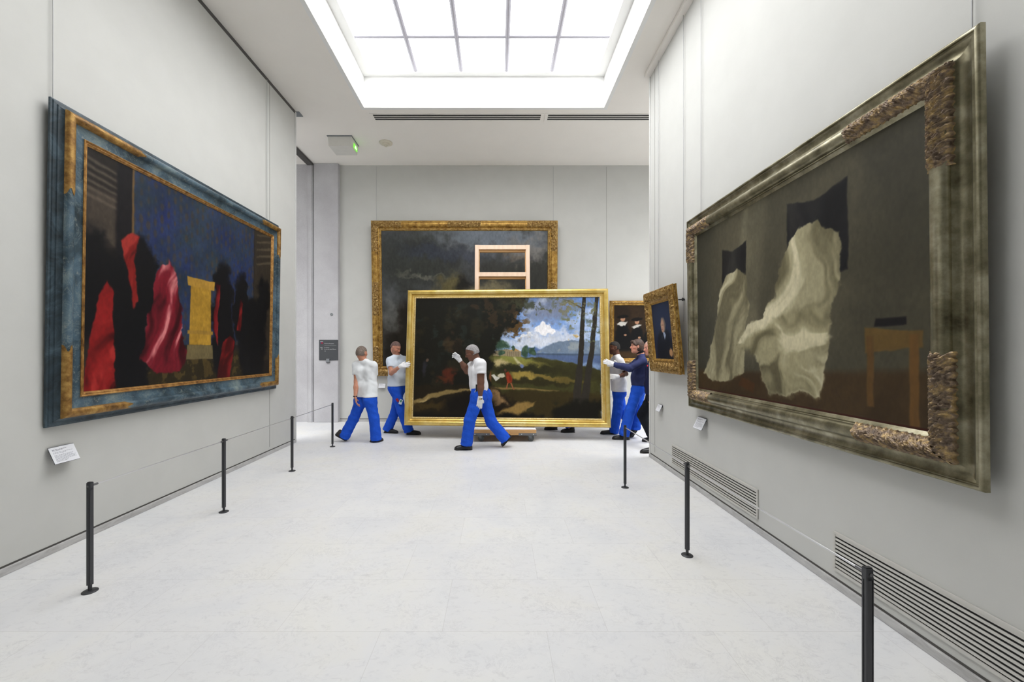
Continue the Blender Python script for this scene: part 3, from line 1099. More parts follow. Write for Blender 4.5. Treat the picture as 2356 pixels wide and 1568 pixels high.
# blue hanging with an all-over gold fleck
blue = P.poly([(.158, .2), (.845, .2), (.845, 1.1), (.158, 1.1)], .006, .004)
bb = np.stack([0.11 + 0.09 * P.n(7, 5), 0.15 + 0.10 * P.n(7, 5), 0.20 + 0.19 * P.n(9, 6)], -1)
P.mixc(blue, bb)
gu = P.U * 34; gv = P.V * 17
gx = gu - np.floor(gu) - 0.5; gyv = (gv + 0.5 * (np.floor(gu) % 2)); gyv = gyv - np.floor(gyv) - 0.5
fl = 1 - sst(np.sqrt((gx * 1.4) ** 2 + gyv ** 2) + 0.35 * P.w1 * 2, 0.14, 0.44)
P.mixc(fl * blue * (0.35 + 0.6 * P.n(6, 66)), (66, 56, 48))
P.mixc(P.poly([(.155, .3), (.163, .3), (.163, 1), (.155, 1)], .002, .003) * .8, (110, 84, 48))
# stone bands on the right
P.mixc(P.poly([(.85, .1), (1, .1), (1, 1), (.85, 1)], .006, .006), (48, 42, 35))
for k in range(5):
    P.mixc(P.poly([(.87, .76 + k * .05), (1, .80 + k * .05), (1, .82 + k * .05), (.87, .77 + k * .05)], .006, .006) * .6, (92, 82, 64))
# dark ground and dark masses
P.mixc(P.poly([(.2, 0), (.85, 0), (.85, .16), (.2, .14)], .02, .02), (44, 38, 24))
P.mixc(sst(P.n(24, 8), .52, .6) * P.poly([(.2, 0), (.85, 0), (.85, .15), (.2, .13)], .02, .02) * .6, (92, 74, 40))
dk = np.maximum.reduce([P.ell(.04, .42, .09, .26, .1, .2), P.ell(.15, .24, .10, .38, 0, .15), P.ell(.2, .5, .055, .2, 0, .2), P.ell(.62, .34, .075, .36, 0, .15),
                        P.ell(.75, .42, .055, .26, 0, .2), P.ell(.84, .22, .12, .30, 0, .15), P.ell(.93, .5, .06, .2, 0, .2)])
P.mixc(dk, (17, 17, 19))
# crimson satin fall
m = P.poly([(.20, .12), (.225, .30), (.245, .48), (.275, .60), (.31, .63), (.35, .57), (.375, .42), (.385, .26), (.405, .12), (.37, .05), (.27, .05)], .025, .006)
P.drape(m, (52, 12, 18), (112, 24, 36), (200, 120, 120), 1.25, 8, 40, .5, 2.0)
# red cloth falls
P.drape(P.poly([(0, 0), (.015, .20), (.045, .40), (.075, .47), (.095, .42), (.098, .2), (.11, 0)], .012, .005), (52, 10, 12), (128, 26, 26), (166, 46, 42), 1.25, 9, 50, .35)
P.drape(P.poly([(.115, .66), (.15, .71), (.19, .70), (.165, .58), (.185, .40), (.17, .36), (.145, .5)], .014, .006), (60, 14, 14), (120, 26, 24), (150, 46, 40), 1.1, 10, 55, .3)
P.drape(P.poly([(.555, .3), (.575, .56), (.6, .56), (.585, .3), (.59, .2)], .012, .006), (50, 10, 14), (112, 24, 28), (150, 44, 44), 1.4, 9, 57, .3)
P.drape(P.poly([(.585, 0), (.62, .22), (.67, .26), (.70, .22), (.69, .1), (.67, 0)], .012, .005), (60, 12, 14), (126, 26, 28), (158, 44, 42), 1.2, 9, 58, .3)
P.drape(P.poly([(.72, .3), (.745, .5), (.76, .48), (.75, .3)], .01, .006), (60, 12, 14), (120, 28, 28), (150, 44, 44), 1.2, 9, 59, .3)
# gilded block
P.mixc(P.poly([(.405, .12), (.56, .12), (.555, .20), (.41, .20)], .004, .004), (104, 92, 62))
gb = np.stack([0.52 + .2 * P.n(16, 60), 0.39 + .17 * P.n(16, 60), 0.13 + .08 * P.n(16, 60)], -1)
P.mixc(P.poly([(.42, .2), (.545, .2), (.54, .56), (.425, .56)], .004, .004), gb)
P.mixc(P.poly([(.41, .52), (.56, .52), (.565, .57), (.405, .57)], .004, .004), (164, 126, 52))
P.mixc(P.poly([(.41, .26), (.555, .26), (.555, .28), (.41, .28)], .004, .004), (150, 116, 50))
P.brush(.10)
canvas_obj(P, cw, ch, 0.043, MT['canvas'], pl, FL + 0.185)

# ================================================================== painting on the right wall (olive frame with carved corners)
W, Hh = 2.78, 2.06
Y0 = 1.788
pr_ = picture_root((XR - 0.068, Y0 + W / 2, 0.935), -math.pi / 2, math.radians(0.6),
                   'olive framed painting of pale draped cloth with carved leaf corners, right wall', 'painting')
prof = [(0.0, 0.0), (0.0, 0.022), (0.004, 0.029), (0.012, 0.032), (0.019, 0.030), (0.022, 0.022), (0.026, 0.021), (0.033, 0.025), (0.039, 0.019), (0.058, 0.011), (0.085, 0.012), (0.098, 0.020), (0.102, 0.032), (0.108, 0.040)]
sweep_frame('outer_moulding', W, Hh, prof, MT['olive'], pr_, 40)
sweep_frame('inner_roll', W, Hh, arc(0.106, 0.188, 0.042, 0.038, 10, .8), MT['olive'], pr_, 40, 60)
sweep_frame('inner_lip', W, Hh, [(0.186, 0.044), (0.192, 0.038), (0.200, 0.040), (0.210, 0.032), (0.232, 0.012)], MT['olive'], pr_, 40)
MB().box(-0.9, 0.9, 0.0, 0.054, 1.70, 1.78).build('wall_batten', MT['canvasback'], pr_)
MB().box(-0.9, 0.9, 0.0, 0.054, 0.25, 0.33).build('wall_batten', MT['canvasback'], pr_)
for (cx_, cz_, La, Lb, sd_) in ((1, 1, .66, .58, 1), (1, -1, .62, .62, 2), (-1, 1, .52, .50, 3), (-1, -1, .52, .52, 4)):
    carved_corner('carved_leaf_corner', W, Hh, (cx_, cz_), 0.096, 0.200, 0.046, 0.040, La, Lb, MT['leaf_gold'], pr_, 'leaf', 0.024, 60 + sd_, wav=0.036, sx=0.003, vp=40)
cw, ch = W - 0.44, Hh - 0.44
P = Paint(cw, ch, 760, 300)
# viewer sees u=0 at the far end
P.fill((74, 70, 55))
P.mixc(P.ell(.45, .6, .35, .5, 0, .6, .1) * .55, (96, 90, 72))
P.mixc(sst(P.n(2.5, 2), .4, .65) * .5, (56, 54, 44))
P.mixc((1 - sst(P.U, 0, .3)) * .6, (44, 44, 38))
P.mixc(P.poly([(.36, 1.1), (.50, 1.1), (.40, .2), (.27, .2)], .01, .05) * .16, (176, 168, 136))
P.mixc(P.poly([(.36, 1.1), (.39, 1.1), (.30, .2), (.27, .2)], .01, .02) * .12, (190, 182, 150))
P.mixc(P.ell(.9, .55, .12, .35, 0, .7, .1) * .5, (50, 48, 40))
fl_ = P.poly([(0, 0), (1, 0), (1, .19), (.5, .14), (0, .12)], .006, .02)
P.mixc(fl_, (62, 48, 29))
P.mixc(fl_ * sst(P.n(6, 9), .4, .7) * .5, (46, 34, 20))
# dark hanging cloths
P.drape(P.poly([(.205, .50), (.208, .83), (.28, .80), (.365, .825), (.365, .50)], .008, .006), (20, 20, 21), (28, 28, 28), (42, 41, 39), 1.45, 8, 31, .3)
P.drape(P.poly([(.575, .55), (.578, .91), (.69, .87), (.80, .90), (.80, .55)], .008, .006), (18, 18, 19), (26, 26, 27), (40, 39, 38), 1.5, 7, 33, .3)
# pale cloth heaped before them
a1 = P.poly([(.045, .10), (.10, .20), (.15, .40), (.19, .60), (.24, .68), (.31, .70), (.37, .64), (.375, .48), (.35, .3), (.345, .14), (.25, .08), (.12, .06)], .02, .006)
P.drape(a1, (98, 92, 70), (146, 139, 110), (188, 180, 150), 1.25, 8, 20, .35)
a2 = P.poly([(.29, .28), (.36, .36), (.45, .42), (.52, .52), (.55, .68), (.62, .78), (.70, .79), (.765, .70), (.78, .54), (.75, .42), (.735, .30), (.72, .16), (.70, .06), (.62, .07), (.55, .03), (.48, .05), (.44, .16), (.40, .26), (.33, .29)], .025, .006)
P.drape(a2, (100, 94, 70), (152, 145, 115), (196, 188, 157), 1.05, 6, 24, .55)
P.drape(P.poly([(.31, .27), (.40, .34), (.55, .42), (.72, .42), (.735, .30), (.6, .22), (.44, .20)], .03, .02), (96, 90, 66), (148, 141, 110), (192, 184, 152), .35, 7, 26, .5)
P.drape(P.poly([(.44, .16), (.55, .24), (.66, .24), (.72, .18), (.70, .06), (.62, .07), (.55, .03), (.48, .05)], .03, .02), (90, 84, 62), (146, 139, 108), (186, 178, 148), 1.75, 7, 28, .5)
# brown wooden shapes
P.mixc(P.poly([(.845, .24), (.985, .26), (.985, .31), (.845, .33)], .006, .004), (92, 72, 38))
P.mixc(P.poly([(.85, .05), (.868, .05), (.868, .30), (.85, .30)], .004, .004), (88, 64, 34))
P.mixc(P.poly([(.955, 0), (.975, 0), (.975, .30), (.955, .30)], .004, .004), (98, 70, 36))
P.mixc(P.poly([(.87, .33), (.95, .335), (.95, .36), (.875, .36)], .004, .004), (24, 22, 22))
P.mixc(P.poly([(.31, .06), (.40, .03), (.41, .08), (.33, .11)], .006, .006), (66, 42, 20))
P.mixc(P.poly([(0, 0), (1, 0), (1, .008), (0, .008)], .001, .003), (58, 26, 18))
P.brush(.07)
canvas_obj(P, cw, ch, 0.022, MT['canvas'], pr_, 0.22)

# ================================================================== small portrait on the right wall (ornate frame, leaning)
W, Hh = 0.93, 1.06
po = picture_root((XR - 0.066, 5.185, 1.278), -math.pi / 2, math.radians(5.3),
                  'small dark portrait in an ornate gilt frame leaning forward from the right wall', 'painting')
prof = [(0.0, 0.0), (0.0, 0.012), (0.006, 0.016), (0.006, 0.034), (0.0, 0.038), (0.0, 0.048), (0.008, 0.054), (0.02, 0.050), (0.03, 0.052)]
sweep_frame('outer_moulding', W, Hh, prof, MT['gold_old'], po)
for sx_ in (-1, 1):
    rows = []
    nb = 44
    vs = []; fs = []
    zz = np.linspace(0.012, Hh - 0.012, nb * 6 + 1)
    for z in zz:
        for t in np.linspace(0, 1, 7):
            b_ = 0.0045 * abs(math.sin(math.pi * (z - 0.012) / (Hh - 0.024) * nb)) * math.sin(math.pi * t)
            vs.append((sx_ * (W / 2 - 0.0075 + 0.004 + b_), -0.016 - 0.02 * t, z))
    for i_ in range(len(zz) - 1):
        for k_ in range(6):
            q_ = (i_ * 7 + k_, i_ * 7 + k_ + 1, (i_ + 1) * 7 + k_ + 1, (i_ + 1) * 7 + k_)
            fs.append(q_[::-1] if sx_ > 0 else q_)
    np_mesh('side_beading', np.array(vs), np.array(fs), MT['gold_carved'], po)
sweep_frame('carved_band_ground', W, Hh, arc(0.02, 0.115, 0.046, 0.016, 8), MT['gold_carved'], po)
sweep_frame('inner_moulding', W, Hh, [(0.11, 0.050), (0.115, 0.044), (0.13, 0.041), (0.142, 0.040), (0.146, 0.045), (0.154, 0.045), (0.160, 0.038), (0.166, 0.033), (0.178, 0.020)], MT['gold_old'], po)
for cx_ in (-1, 1):
    for cz_ in (-1, 1):
        carved_corner('carved_corner', W, Hh, (cx_, cz_), 0.004, 0.122, 0.046, 0.014, .466, .53, MT['gold_carved'], po, 'scroll', 0.020, 40 + cx_ * 3 + cz_, vp=30, sx=0.004)
cw, ch = W - 0.34, Hh - 0.34
P = Paint(cw, ch, 200, 500)
P.fill((26, 34, 56))
P.mixc(P.ell(.5, .7, .5, .35, 0, .8, .03) * .5, (38, 48, 74))
P.mixc(P.ell(.55, .12, .42, .42, 0, .12, .02), (17, 19, 28))
P.mixc(P.ell(.56, .36, .30, .16, 0, .2, .02), (17, 19, 28))
P.mixc(P.ell(.555, .60, .125, .135, 0, .2, .02), (112, 100, 90))
P.mixc(P.ell(.53, .585, .085, .115, 0, .25, .01), (178, 138, 112))
P.mixc(P.ell(.50, .595, .03, .05, 0, .5, .01) * .6, (206, 168, 140))
P.mixc(P.ell(.55, .60, .02, .012, 0, .5, .01) * .7, (70, 52, 44))
P.mixc(P.ell(.485, .60, .016, .012, 0, .5, .01) * .7, (80, 58, 50))
P.mixc(P.ell(.51, .525, .025, .008, 0, .5, .01) * .7, (140, 80, 74))
P.mixc(P.poly([(.52, .48), (.58, .34), (.66, .42), (.62, .47)], .01, .01), (150, 160, 182))
P.mixc(P.ell(.84, .12, .08, .07, .5, .3, .02), (170, 128, 88))
P.brush(.06)
canvas_obj(P, cw, ch, 0.024, MT['canvas'], po, 0.17)
# the peg that holds it off the wall
hk = empty('hanging_hook', (XR, 4.87, 2.165), 'dark metal picture hook on the right wall beside the ornate portrait', 'hook')
MB().cyl((0, 0, 0), (-0.075, 0, -0.004), 0.007, seg=12).build('peg', MT['post'], hk, True)
MB().lathe((-0.02, 0, 0), [(0.010, -0.02), (0.014, -0.012), (0.014, 0.012), (0.010, 0.02)], 16).build('wire_clamp', MT['post'], hk, True)

# ================================================================== large painting on the back wall
W, Hh = 3.99, 3.33
Yb = YB - 0.02
lf = at(862, 866, Yb)
pb = picture_root((lf.x + W / 2 - 0.02, Yb, 1.0), 0.0, math.radians(2.6),
                  'very large stormy sky painting in a gold frame on the back wall, behind the easel', 'painting')
prof = [(0.0, 0.0), (0.0, 0.05), (0.012, 0.066), (0.03, 0.07)] + arc(0.03, 0.14, 0.066, 0.022, 8) + [(0.15, 0.05), (0.165, 0.046), (0.18, 0.054), (0.2, 0.052), (0.215, 0.03)]
sweep_frame('moulding', W, Hh, prof, MT['gold_old'], pb, 40)
sweep_frame('inner_bead', W, Hh, arc(0.168, 0.196, 0.048, 0.010, 6), MT['gold_carved'], pb, 40)
for cx_ in (-1, 1):
    for cz_ in (-1, 1):
        carved_corner('carved_corner', W, Hh, (cx_, cz_), 0.012, 0.148, 0.068, 0.024, .66, .66, MT['gold_carved'], pb, 'scroll', 0.022, 80 + cx_ * 3 + cz_, vp=22, sx=0.007)
carved_run('carved_cartouche', W, Hh, 'top', W / 2 - .36, W / 2 + .36, 0.012, 0.148, 0.068, 0.024, MT['gold_carved'], pb, 0.022, 5)
carved_run('carved_cartouche', W, Hh, 'left', Hh / 2 - .36, Hh / 2 + .36, 0.012, 0.148, 0.068, 0.024, MT['gold_carved'], pb, 0.022, 6)
carved_run('carved_cartouche', W, Hh, 'right', Hh / 2 - .36, Hh / 2 + .36, 0.012, 0.148, 0.068, 0.024, MT['gold_carved'], pb, 0.022, 7)
carved_run('carved_cartouche', W, Hh, 'bottom', W / 2 - .36, W / 2 + .36, 0.012, 0.148, 0.068, 0.024, MT['gold_carved'], pb, 0.022, 8)
cw, ch = W - 0.40, Hh - 0.40
P = Paint(cw, ch, 460, 700)
P.fill((76, 78, 80))
n1 = P.n(2.2, 1, 5)
P.mixc(sst(n1, .42, .62), (58, 58, 54))
P.mixc(P.ell(.18, .78, .26, .18, 0, .6, .12) * .8, (52, 54, 50))
P.mixc(P.ell(.70, .95, .40, .09, -.1, .7, .1) * .8, (116, 124, 134))
P.mixc(P.ell(.9, .88, .12, .06, 0, .7, .1) * .6, (132, 124, 116))
P.mixc(P.ell(.82, .80, .06, .04, 0, .7, .1) * .6, (122, 110, 96))
P.mixc(P.ell(.25, .68, .12, .018, 0, .8, .08) * .6, (120, 118, 104))
P.mixc(P.poly([(0, 0), (1, 0), (1, .45), (.8, .5), (.5, .48), (.2, .5), (0, .44)], .04, .08), (34, 30, 24))
P.mixc(P.ell(.42, .58, .10, .10, .3, .5, .06) * .7, (112, 100, 56))
P.mixc(P.ell(.50, .56, .06, .10, 0, .5, .06) * .8, (26, 26, 28))
P.mixc(P.ell(.66, .55, .13, .07, 0, .5, .06) * .7, (150, 138, 104))
P.mixc(P.ell(.05, .40, .06, .12, 0, .6, .06) * .6, (120, 122, 120))
P.mixc(P.ell(.36, .84, .22, .05, -.08, .7, .08) * .35, (58, 66, 96))
P.brush(.10)
canvas_obj(P, cw, ch, 0.032, MT['canvas'], pb, 0.20)

# ================================================================== dark group painting far right on the back wall
W, Hh = 2.10, 1.34
x0 = at(1403, 0, YB - 0.08).x
pg = picture_root((x0 + W / 2, YB - 0.015, 1.29), 0.0, math.radians(1.2), 'dark painting of men in black with white collars, behind the workers on the right', 'painting')
sweep_frame('moulding', W, Hh, [(0.0, 0.0), (0.0, 0.05), (0.01, 0.06)] + arc(0.012, 0.06, 0.058, 0.016, 6) + [(0.07, 0.046), (0.085, 0.05), (0.1, 0.03)], MT['gold_old'], pg, 30)
sweep_frame('carved_edge', W, Hh, arc(0.02, 0.055, 0.064, 0.014, 6), MT['gold_carved'], pg, 30)
cw, ch = W - .19, Hh - .19
P = Paint(cw, ch, 260, 900)
P.fill((40, 30, 22))
P.mixc(sst(P.n(4, 2), .4, .7) * .6, (62, 46, 30))
for k, x in enumerate((.10, .26, .42, .60, .78, .93)):
    z = .70 - .05 * (k % 3)
    P.mixc(P.ell(x, z - .38, .085, .36, 0, .12, .03), (18, 18, 19))
    P.mixc(P.ell(x, z + .085, .065, .03, .1, .2, .01), (16, 15, 15))
    P.mixc(P.ell(x, z + .045, .026, .052, 0, .25, .01), (176, 132, 104))
    P.mixc(P.ell(x, z + .085, .04, .035, .1, .2, .01), (20, 17, 16))
    P.mixc(P.ell(x, z - .045, .055, .032, .2, .25, .03), (196, 192, 184))
    P.mixc(P.ell(x + .03, z - .26, .016, .02, 0, .3, .01), (172, 132, 104))
P.mixc(P.poly([(0, 0), (1, 0), (1, .12), (0, .14)], .02, .05), (66, 48, 28))
P.brush(.08)
canvas_obj(P, cw, ch, 0.032, MT['canvas'], pg, 0.095)

# ================================================================== the painting being moved, on its dolly
BL, BR = at(928, 979, 7.20), at(1407, 986, 6.98)
yaw = math.atan2(BR.y - BL.y, BR.x - BL.x)
W, Hh = (BR - BL).length, 2.44
DF = 0.095
nrm = Vector((math.sin(yaw), -math.cos(yaw), 0))     # toward the viewer
mid = (BL + BR) / 2
LEAN = -math.radians(5.6)
pm = picture_root((mid.x - nrm.x * DF, mid.y - nrm.y * DF, 0.222), yaw, LEAN,
                  'landscape painting in a bright gold frame, standing on a wheeled dolly', 'painting')
prof = [(0.0, 0.0), (0.0, 0.05), (0.004, 0.062)] + arc(0.006, 0.085, 0.062, 0.034, 10, .8) + [(0.088, 0.056), (0.094, 0.06), (0.098, 0.054)]
sweep_frame('moulding', W, Hh, prof, MT['gold_bright'], pm, 30)
sweep_frame('inner_cove', W, Hh, [(0.098, 0.056), (0.105, 0.046), (0.118, 0.041), (0.126, 0.044)], MT['gold_bright'], pm, 30)
sweep_frame('leaf_bead', W, Hh, arc(0.124, 0.150, 0.040, 0.012, 6) + [(0.155, 0.02)], MT['gold_bright_in'], pm, 60)
cw, ch = W - .30, Hh - .30
P = Paint(cw, ch, 660, 1100)
sky_t = np.clip((P.V - .5) / .5, 0, 1)[..., None]
skyc = np.array([150, 176, 214]) / 255. * (1 - sky_t) + np.array([104, 140, 204]) / 255. * sky_t
P.mixc(np.ones_like(P.U), skyc)
P.mixc(P.ell(.70, .93, .2, .09, 0, .5, .08) * .9, (116, 124, 146))
P.mixc(P.ell(.72, .84, .09, .05, .2, .6, .08) * .7, (124, 130, 150))
P.mixc(sst(P.n(5, 3), .5, .68) * .55 * (P.V > .5), (206, 212, 226))
P.mixc(P.ell(.68, .62, .2, .05, 0, .7, .08) * .8, (226, 226, 230))
P.mixc(P.ell(.85, .69, .12, .035, 0, .7, .08) * .75, (226, 226, 232))
P.mixc(np.maximum.reduce([P.ell(.69, .715, .036, .035, 0, .2, .05), P.ell(.715, .75, .028, .042, 0, .2, .05), P.ell(.735, .70, .028, .026, 0, .25, .05)]), (238, 236, 238))
P.mixc(P.ell(.60, .675, .05, .012, .1, .5, .05) * .8, (240, 238, 236))
# far hills, lake
P.mixc(P.poly([(.55, .5), (.6, .585), (.66, .575), (.70, .55), (.70, .5)], .015, .01), (88, 112, 160))
P.mixc(P.poly([(.67, .545), (.72, .59), (.77, .62), (.82, .645), (.87, .63), (.93, .625), (1, .64), (1, .52), (.67, .53)], .015, .006), (112, 128, 148))
P.mixc(sst(P.n(18, 21), .48, .6) * P.poly([(.67, .54), (.77, .60), (.82, .62), (1, .60), (1, .56), (.67, .53)], .02, .02) * .6, (162, 166, 160))
P.mixc(P.poly([(.66, .53), (1, .525), (1, .36), (.9, .42), (.8, .47), (.66, .49)], .006, .006), (84, 101, 136))
P.mixc(P.poly([(.66, .53), (1, .525), (1, .51), (.66, .518)], .004, .006) * .7, (70, 84, 96))
P.mixc(P.ell(.95, .42, .07, .03, 0, .5, .02) * .7, (140, 164, 200))
# middle ground
P.mixc(P.poly([(.38, .55), (.50, .52), (.58, .50), (.68, .495), (.78, .475), (.84, .455), (.90, .425), (.95, .405), (1, .39), (1, 0), (.3, 0)], .012, .008), (62, 60, 30))
P.mixc(P.ell(.545, .475, .10, .03, -.1, .4, .03), (132, 134, 66))
P.mixc(P.ell(.475, .45, .045, .028, -.1, .4, .03), (190, 172, 122))
P.mixc(P.ell(.63, .445, .12, .018, -.12, .5, .03) * .75, (126, 118, 58))
P.mixc(P.ell(.80, .43, .10, .022, -.12, .5, .03) * .7, (52, 50, 26))
P.mixc(P.poly([(.535, .50), (.545, .50), (.60, .42), (.57, .425)], .006, .008), (186, 178, 134))
P.mixc(P.ell(.62, .395, .22, .035, -.05, .5, .04), (42, 41, 23))
P.mixc(P.ell(.86, .36, .16, .05, -.1, .5, .05) * .8, (50, 47, 26))
P.mixc(P.ell(.595, .345, .07, .038, 0, .3, .03), (150, 128, 62))
P.mixc(P.ell(.71, .330, .09, .018, -.28, .4, .03), (122, 104, 50))
P.mixc(P.ell(.62, .29, .25, .025, -.05, .5, .04), (46, 42, 22))
P.mixc(P.ell(.83, .30, .10, .018, -.1, .5, .04) * .7, (104, 88, 42))
P.mixc(P.poly([(.40, .235), (.58, .228), (.78, .215), (.78, .222), (.58, .245), (.40, .25)], .008, .006), (130, 110, 62))
P.mixc(P.poly([(.3, .21), (.6, .22), (1, .2), (1, 0), (.3, 0)], .03, .02) * .85, (52, 42, 20))
# foreground rock, path
P.mixc(P.ell(.47, .12, .12, .09, -.5, .25, .06), (34, 26, 16))
P.mixc(P.ell(.46, .16, .05, .04, -.5, .5, .06) * .9, (150, 118, 78))
P.mixc(P.poly([(.45, .03), (.56, .12), (.65, .13), (.62, .06), (.56, .02)], .03, .015), (142, 114, 62))
# buildings and small trees
P.mixc(P.poly([(.43, .51), (.58, .50), (.58, .55), (.50, .565), (.43, .545)], .006, .005), (150, 134, 106))
P.mixc(P.poly([(.515, .55), (.545, .575), (.575, .55)], .004, .004), (176, 138, 86))
for k in range(7):
    P.mixc(P.poly([(.505 + k * .01, .505), (.509 + k * .01, .505), (.509 + k * .01, .545), (.505 + k * .01, .545)], .003, .003) * .6, (96, 84, 66))
for x, y, rx, ry in ((.605, .55, .019, .045), (.598, .535, .014, .03), (.640, .545, .014, .034), (.652, .53, .012, .022), (.49, .595, .02, .035), (.455, .60, .04, .05), (.44, .63, .035, .05), (.53, .58, .012, .018), (.47, .53, .02, .02)):
    tm = P.ell(x, y, rx, ry, 0, .3, .03)
    P.mixc(tm, (52, 74, 58))
    P.mixc(tm * sst(P.n(30, 71), .5, .62) * .6, (86, 108, 84))
# the dark wood on the left
wood = P.poly([(-.05, 1.1), (.62, 1.1), (.60, .92), (.56, .85), (.575, .76), (.52, .70), (.46, .66), (.44, .58), (.42, .46), (.40, .36), (.42, .25), (.36, .2), (.2, .2), (-.05, .16)], .07, .02)
P.mixc(wood, (25, 24, 18))
P.mixc(wood * sst(P.n(9, 40), .56, .7) * .55, (46, 42, 26))
P.mixc(wood * sst(P.n(16, 44), .58, .7) * .4 * P.ell(.15, .75, .2, .25, 0, .8), (46, 62, 56))
edge = P.poly([(.30, 1.0), (.60, 1.02), (.60, .90), (.57, .85), (.585, .76), (.53, .68), (.45, .68), (.4, .8)], .09, .03)
P.mixc(edge * sst(P.n(26, 45), .50, .62) * .6, (62, 48, 30))
spr = P.ell(.56, .77, .06, .10, 0, .6, .08) * sst(P.n(30, 46), .5, .58)
P.mixc(spr * .9, (92, 68, 36))
P.mixc(P.ell(.59, .95, .10, .06, 0, .6, .1) * sst(P.n(26, 47), .45, .55) * .8, (58, 60, 40))
P.mixc(P.ell(.215, .61, .045, .06, .3, .5, .08) * .7, (70, 54, 34))
P.mixc(P.ell(.235, .59, .02, .06, 0, .4, .04) * .8, (28, 24, 18))
# dark ground left with a light strip of road
P.mixc(P.poly([(-.05, .26), (.4, .27), (.42, .1), (.42, -.1), (-.05, -.1)], .03, .02), (34, 28, 16))
P.mixc(P.poly([(0, .09), (.10, .15), (.20, .195), (.33, .225), (.33, .24), (.18, .225), (.08, .19), (.05, .16), (0, .135)], .016, .008), (132, 112, 68))
P.mixc(P.ell(.06, .14, .03, .012, .5, .5, .03), (168, 146, 96))
P.mixc(P.ell(.14, .10, .14, .03, .1, .4, .04), (62, 50, 24))
P.mixc(P.ell(.3, .12, .14, .08, .1, .3, .04), (24, 20, 14))
# small figures
P.mixc(P.poly([(.420, .345), (.437, .358), (.452, .338), (.468, .335), (.466, .322), (.452, .308), (.444, .300), (.434, .325)], .008, .004), (204, 200, 188))
P.mixc(P.poly([(.455, .352), (.47, .366), (.488, .364), (.494, .335), (.478, .325), (.462, .33)], .008, .004), (190, 180, 154))
P.mixc(P.poly([(.498, .37), (.515, .375), (.528, .33), (.532, .285), (.51, .28), (.50, .31)], .014, .005), (138, 50, 26))
P.mixc(P.poly([(.512, .35), (.522, .34), (.526, .30), (.518, .30)], .012, .006) * .6, (96, 32, 18))
P.mixc(P.ell(.496, .39, .006, .012, 0, .3, .005), (92, 58, 44))
P.mixc(P.poly([(.505, .285), (.512, .285), (.505, .235), (.498, .235)], .003, .003), (150, 92, 60))
P.mixc(P.poly([(.522, .285), (.53, .285), (.545, .228), (.538, .228)], .003, .003), (150, 92, 60))
P.mixc(P.ell(.415, .33, .008, .04, .1, .4, .02), (112, 70, 40))
P.mixc(P.ell(.19, .35, .025, .06, -.3, .5, .05) * .75, (96, 40, 24))
P.mixc(P.ell(.16, .31, .04, .02, 0, .5, .05) * .7, (84, 42, 22))
P.mixc(P.ell(.06, .41, .012, .06, 0, .5, .03) * .5, (56, 56, 70))
P.mixc(P.ell(.07, .475, .007, .015, 0, .4, .01) * .6, (140, 110, 92))
P.mixc(P.ell(.583, .425, .008, .016, 0, .4, .01), (110, 122, 160))
# tall trunks on the right
for (xa, ya, xb, yb, r0, r1) in ((.868, .10, .918, 1.02, .023, .0095), (.908, .10, .988, 1.02, .022, .010)):
    xm = (xa + xb) / 2 + .006
    P.mixc(P.poly([(xa - r0, ya), (xm - (r0 + r1) / 2 * .8, .55), (xb - r1, yb), (xb + r1, yb), (xm + (r0 + r1) / 2 * .8, .55), (xa + r0, ya)], .006, .003), (46, 42, 36))
P.mixc(P.poly([(.92, .90), (.84, .97), (.80, .985), (.84, .96), (.92, .885)], .006, .003), (56, 50, 40))
for x, y, rx, ry, c in ((.84, .82, .05, .05, (112, 112, 74)), (.86, .93, .07, .05, (116, 110, 74)), (.80, .97, .06, .03, (96, 96, 66)), (.96, .75, .03, .05, (84, 92, 74)),
                        (.88, .69, .035, .03, (190, 158, 92)), (.95, .90, .04, .06, (104, 104, 72)), (.70, .90, .06, .03, (86, 88, 62)), (.95, .62, .03, .03, (96, 100, 74))):
    P.mixc(P.ell(x, y, rx, ry, .2, .6, .1) * sst(P.n(34, int(x * 100)), .47, .55) * .9, c)
P.mixc(P.poly([(.70, -.1), (.76, .08), (.85, .14), (1, .16), (1, -.1)], .05, .03), (22, 20, 14))
P.mixc(P.poly([(-.1, -.1), (-.1, .03), (.4, .025), (.7, .03), (.7, -.1)], .03, .02), (22, 19, 13))
for k in range(9):
    a = math.pi * (.15 + .7 * k / 8)
    P.mixc(P.poly([(.76, .11), (.765, .11), (.7625 + .05 * math.cos(a), .11 + .07 * math.sin(a))], .003, .002) * .8, (40, 38, 22))
P.mixc(P.ell(.63, .07, .025, .02, .6, .3, .02), (54, 50, 28))
P.brush(.07)
canvas_obj(P, cw, ch, 0.030, MT['canvas'], pm, 0.15)

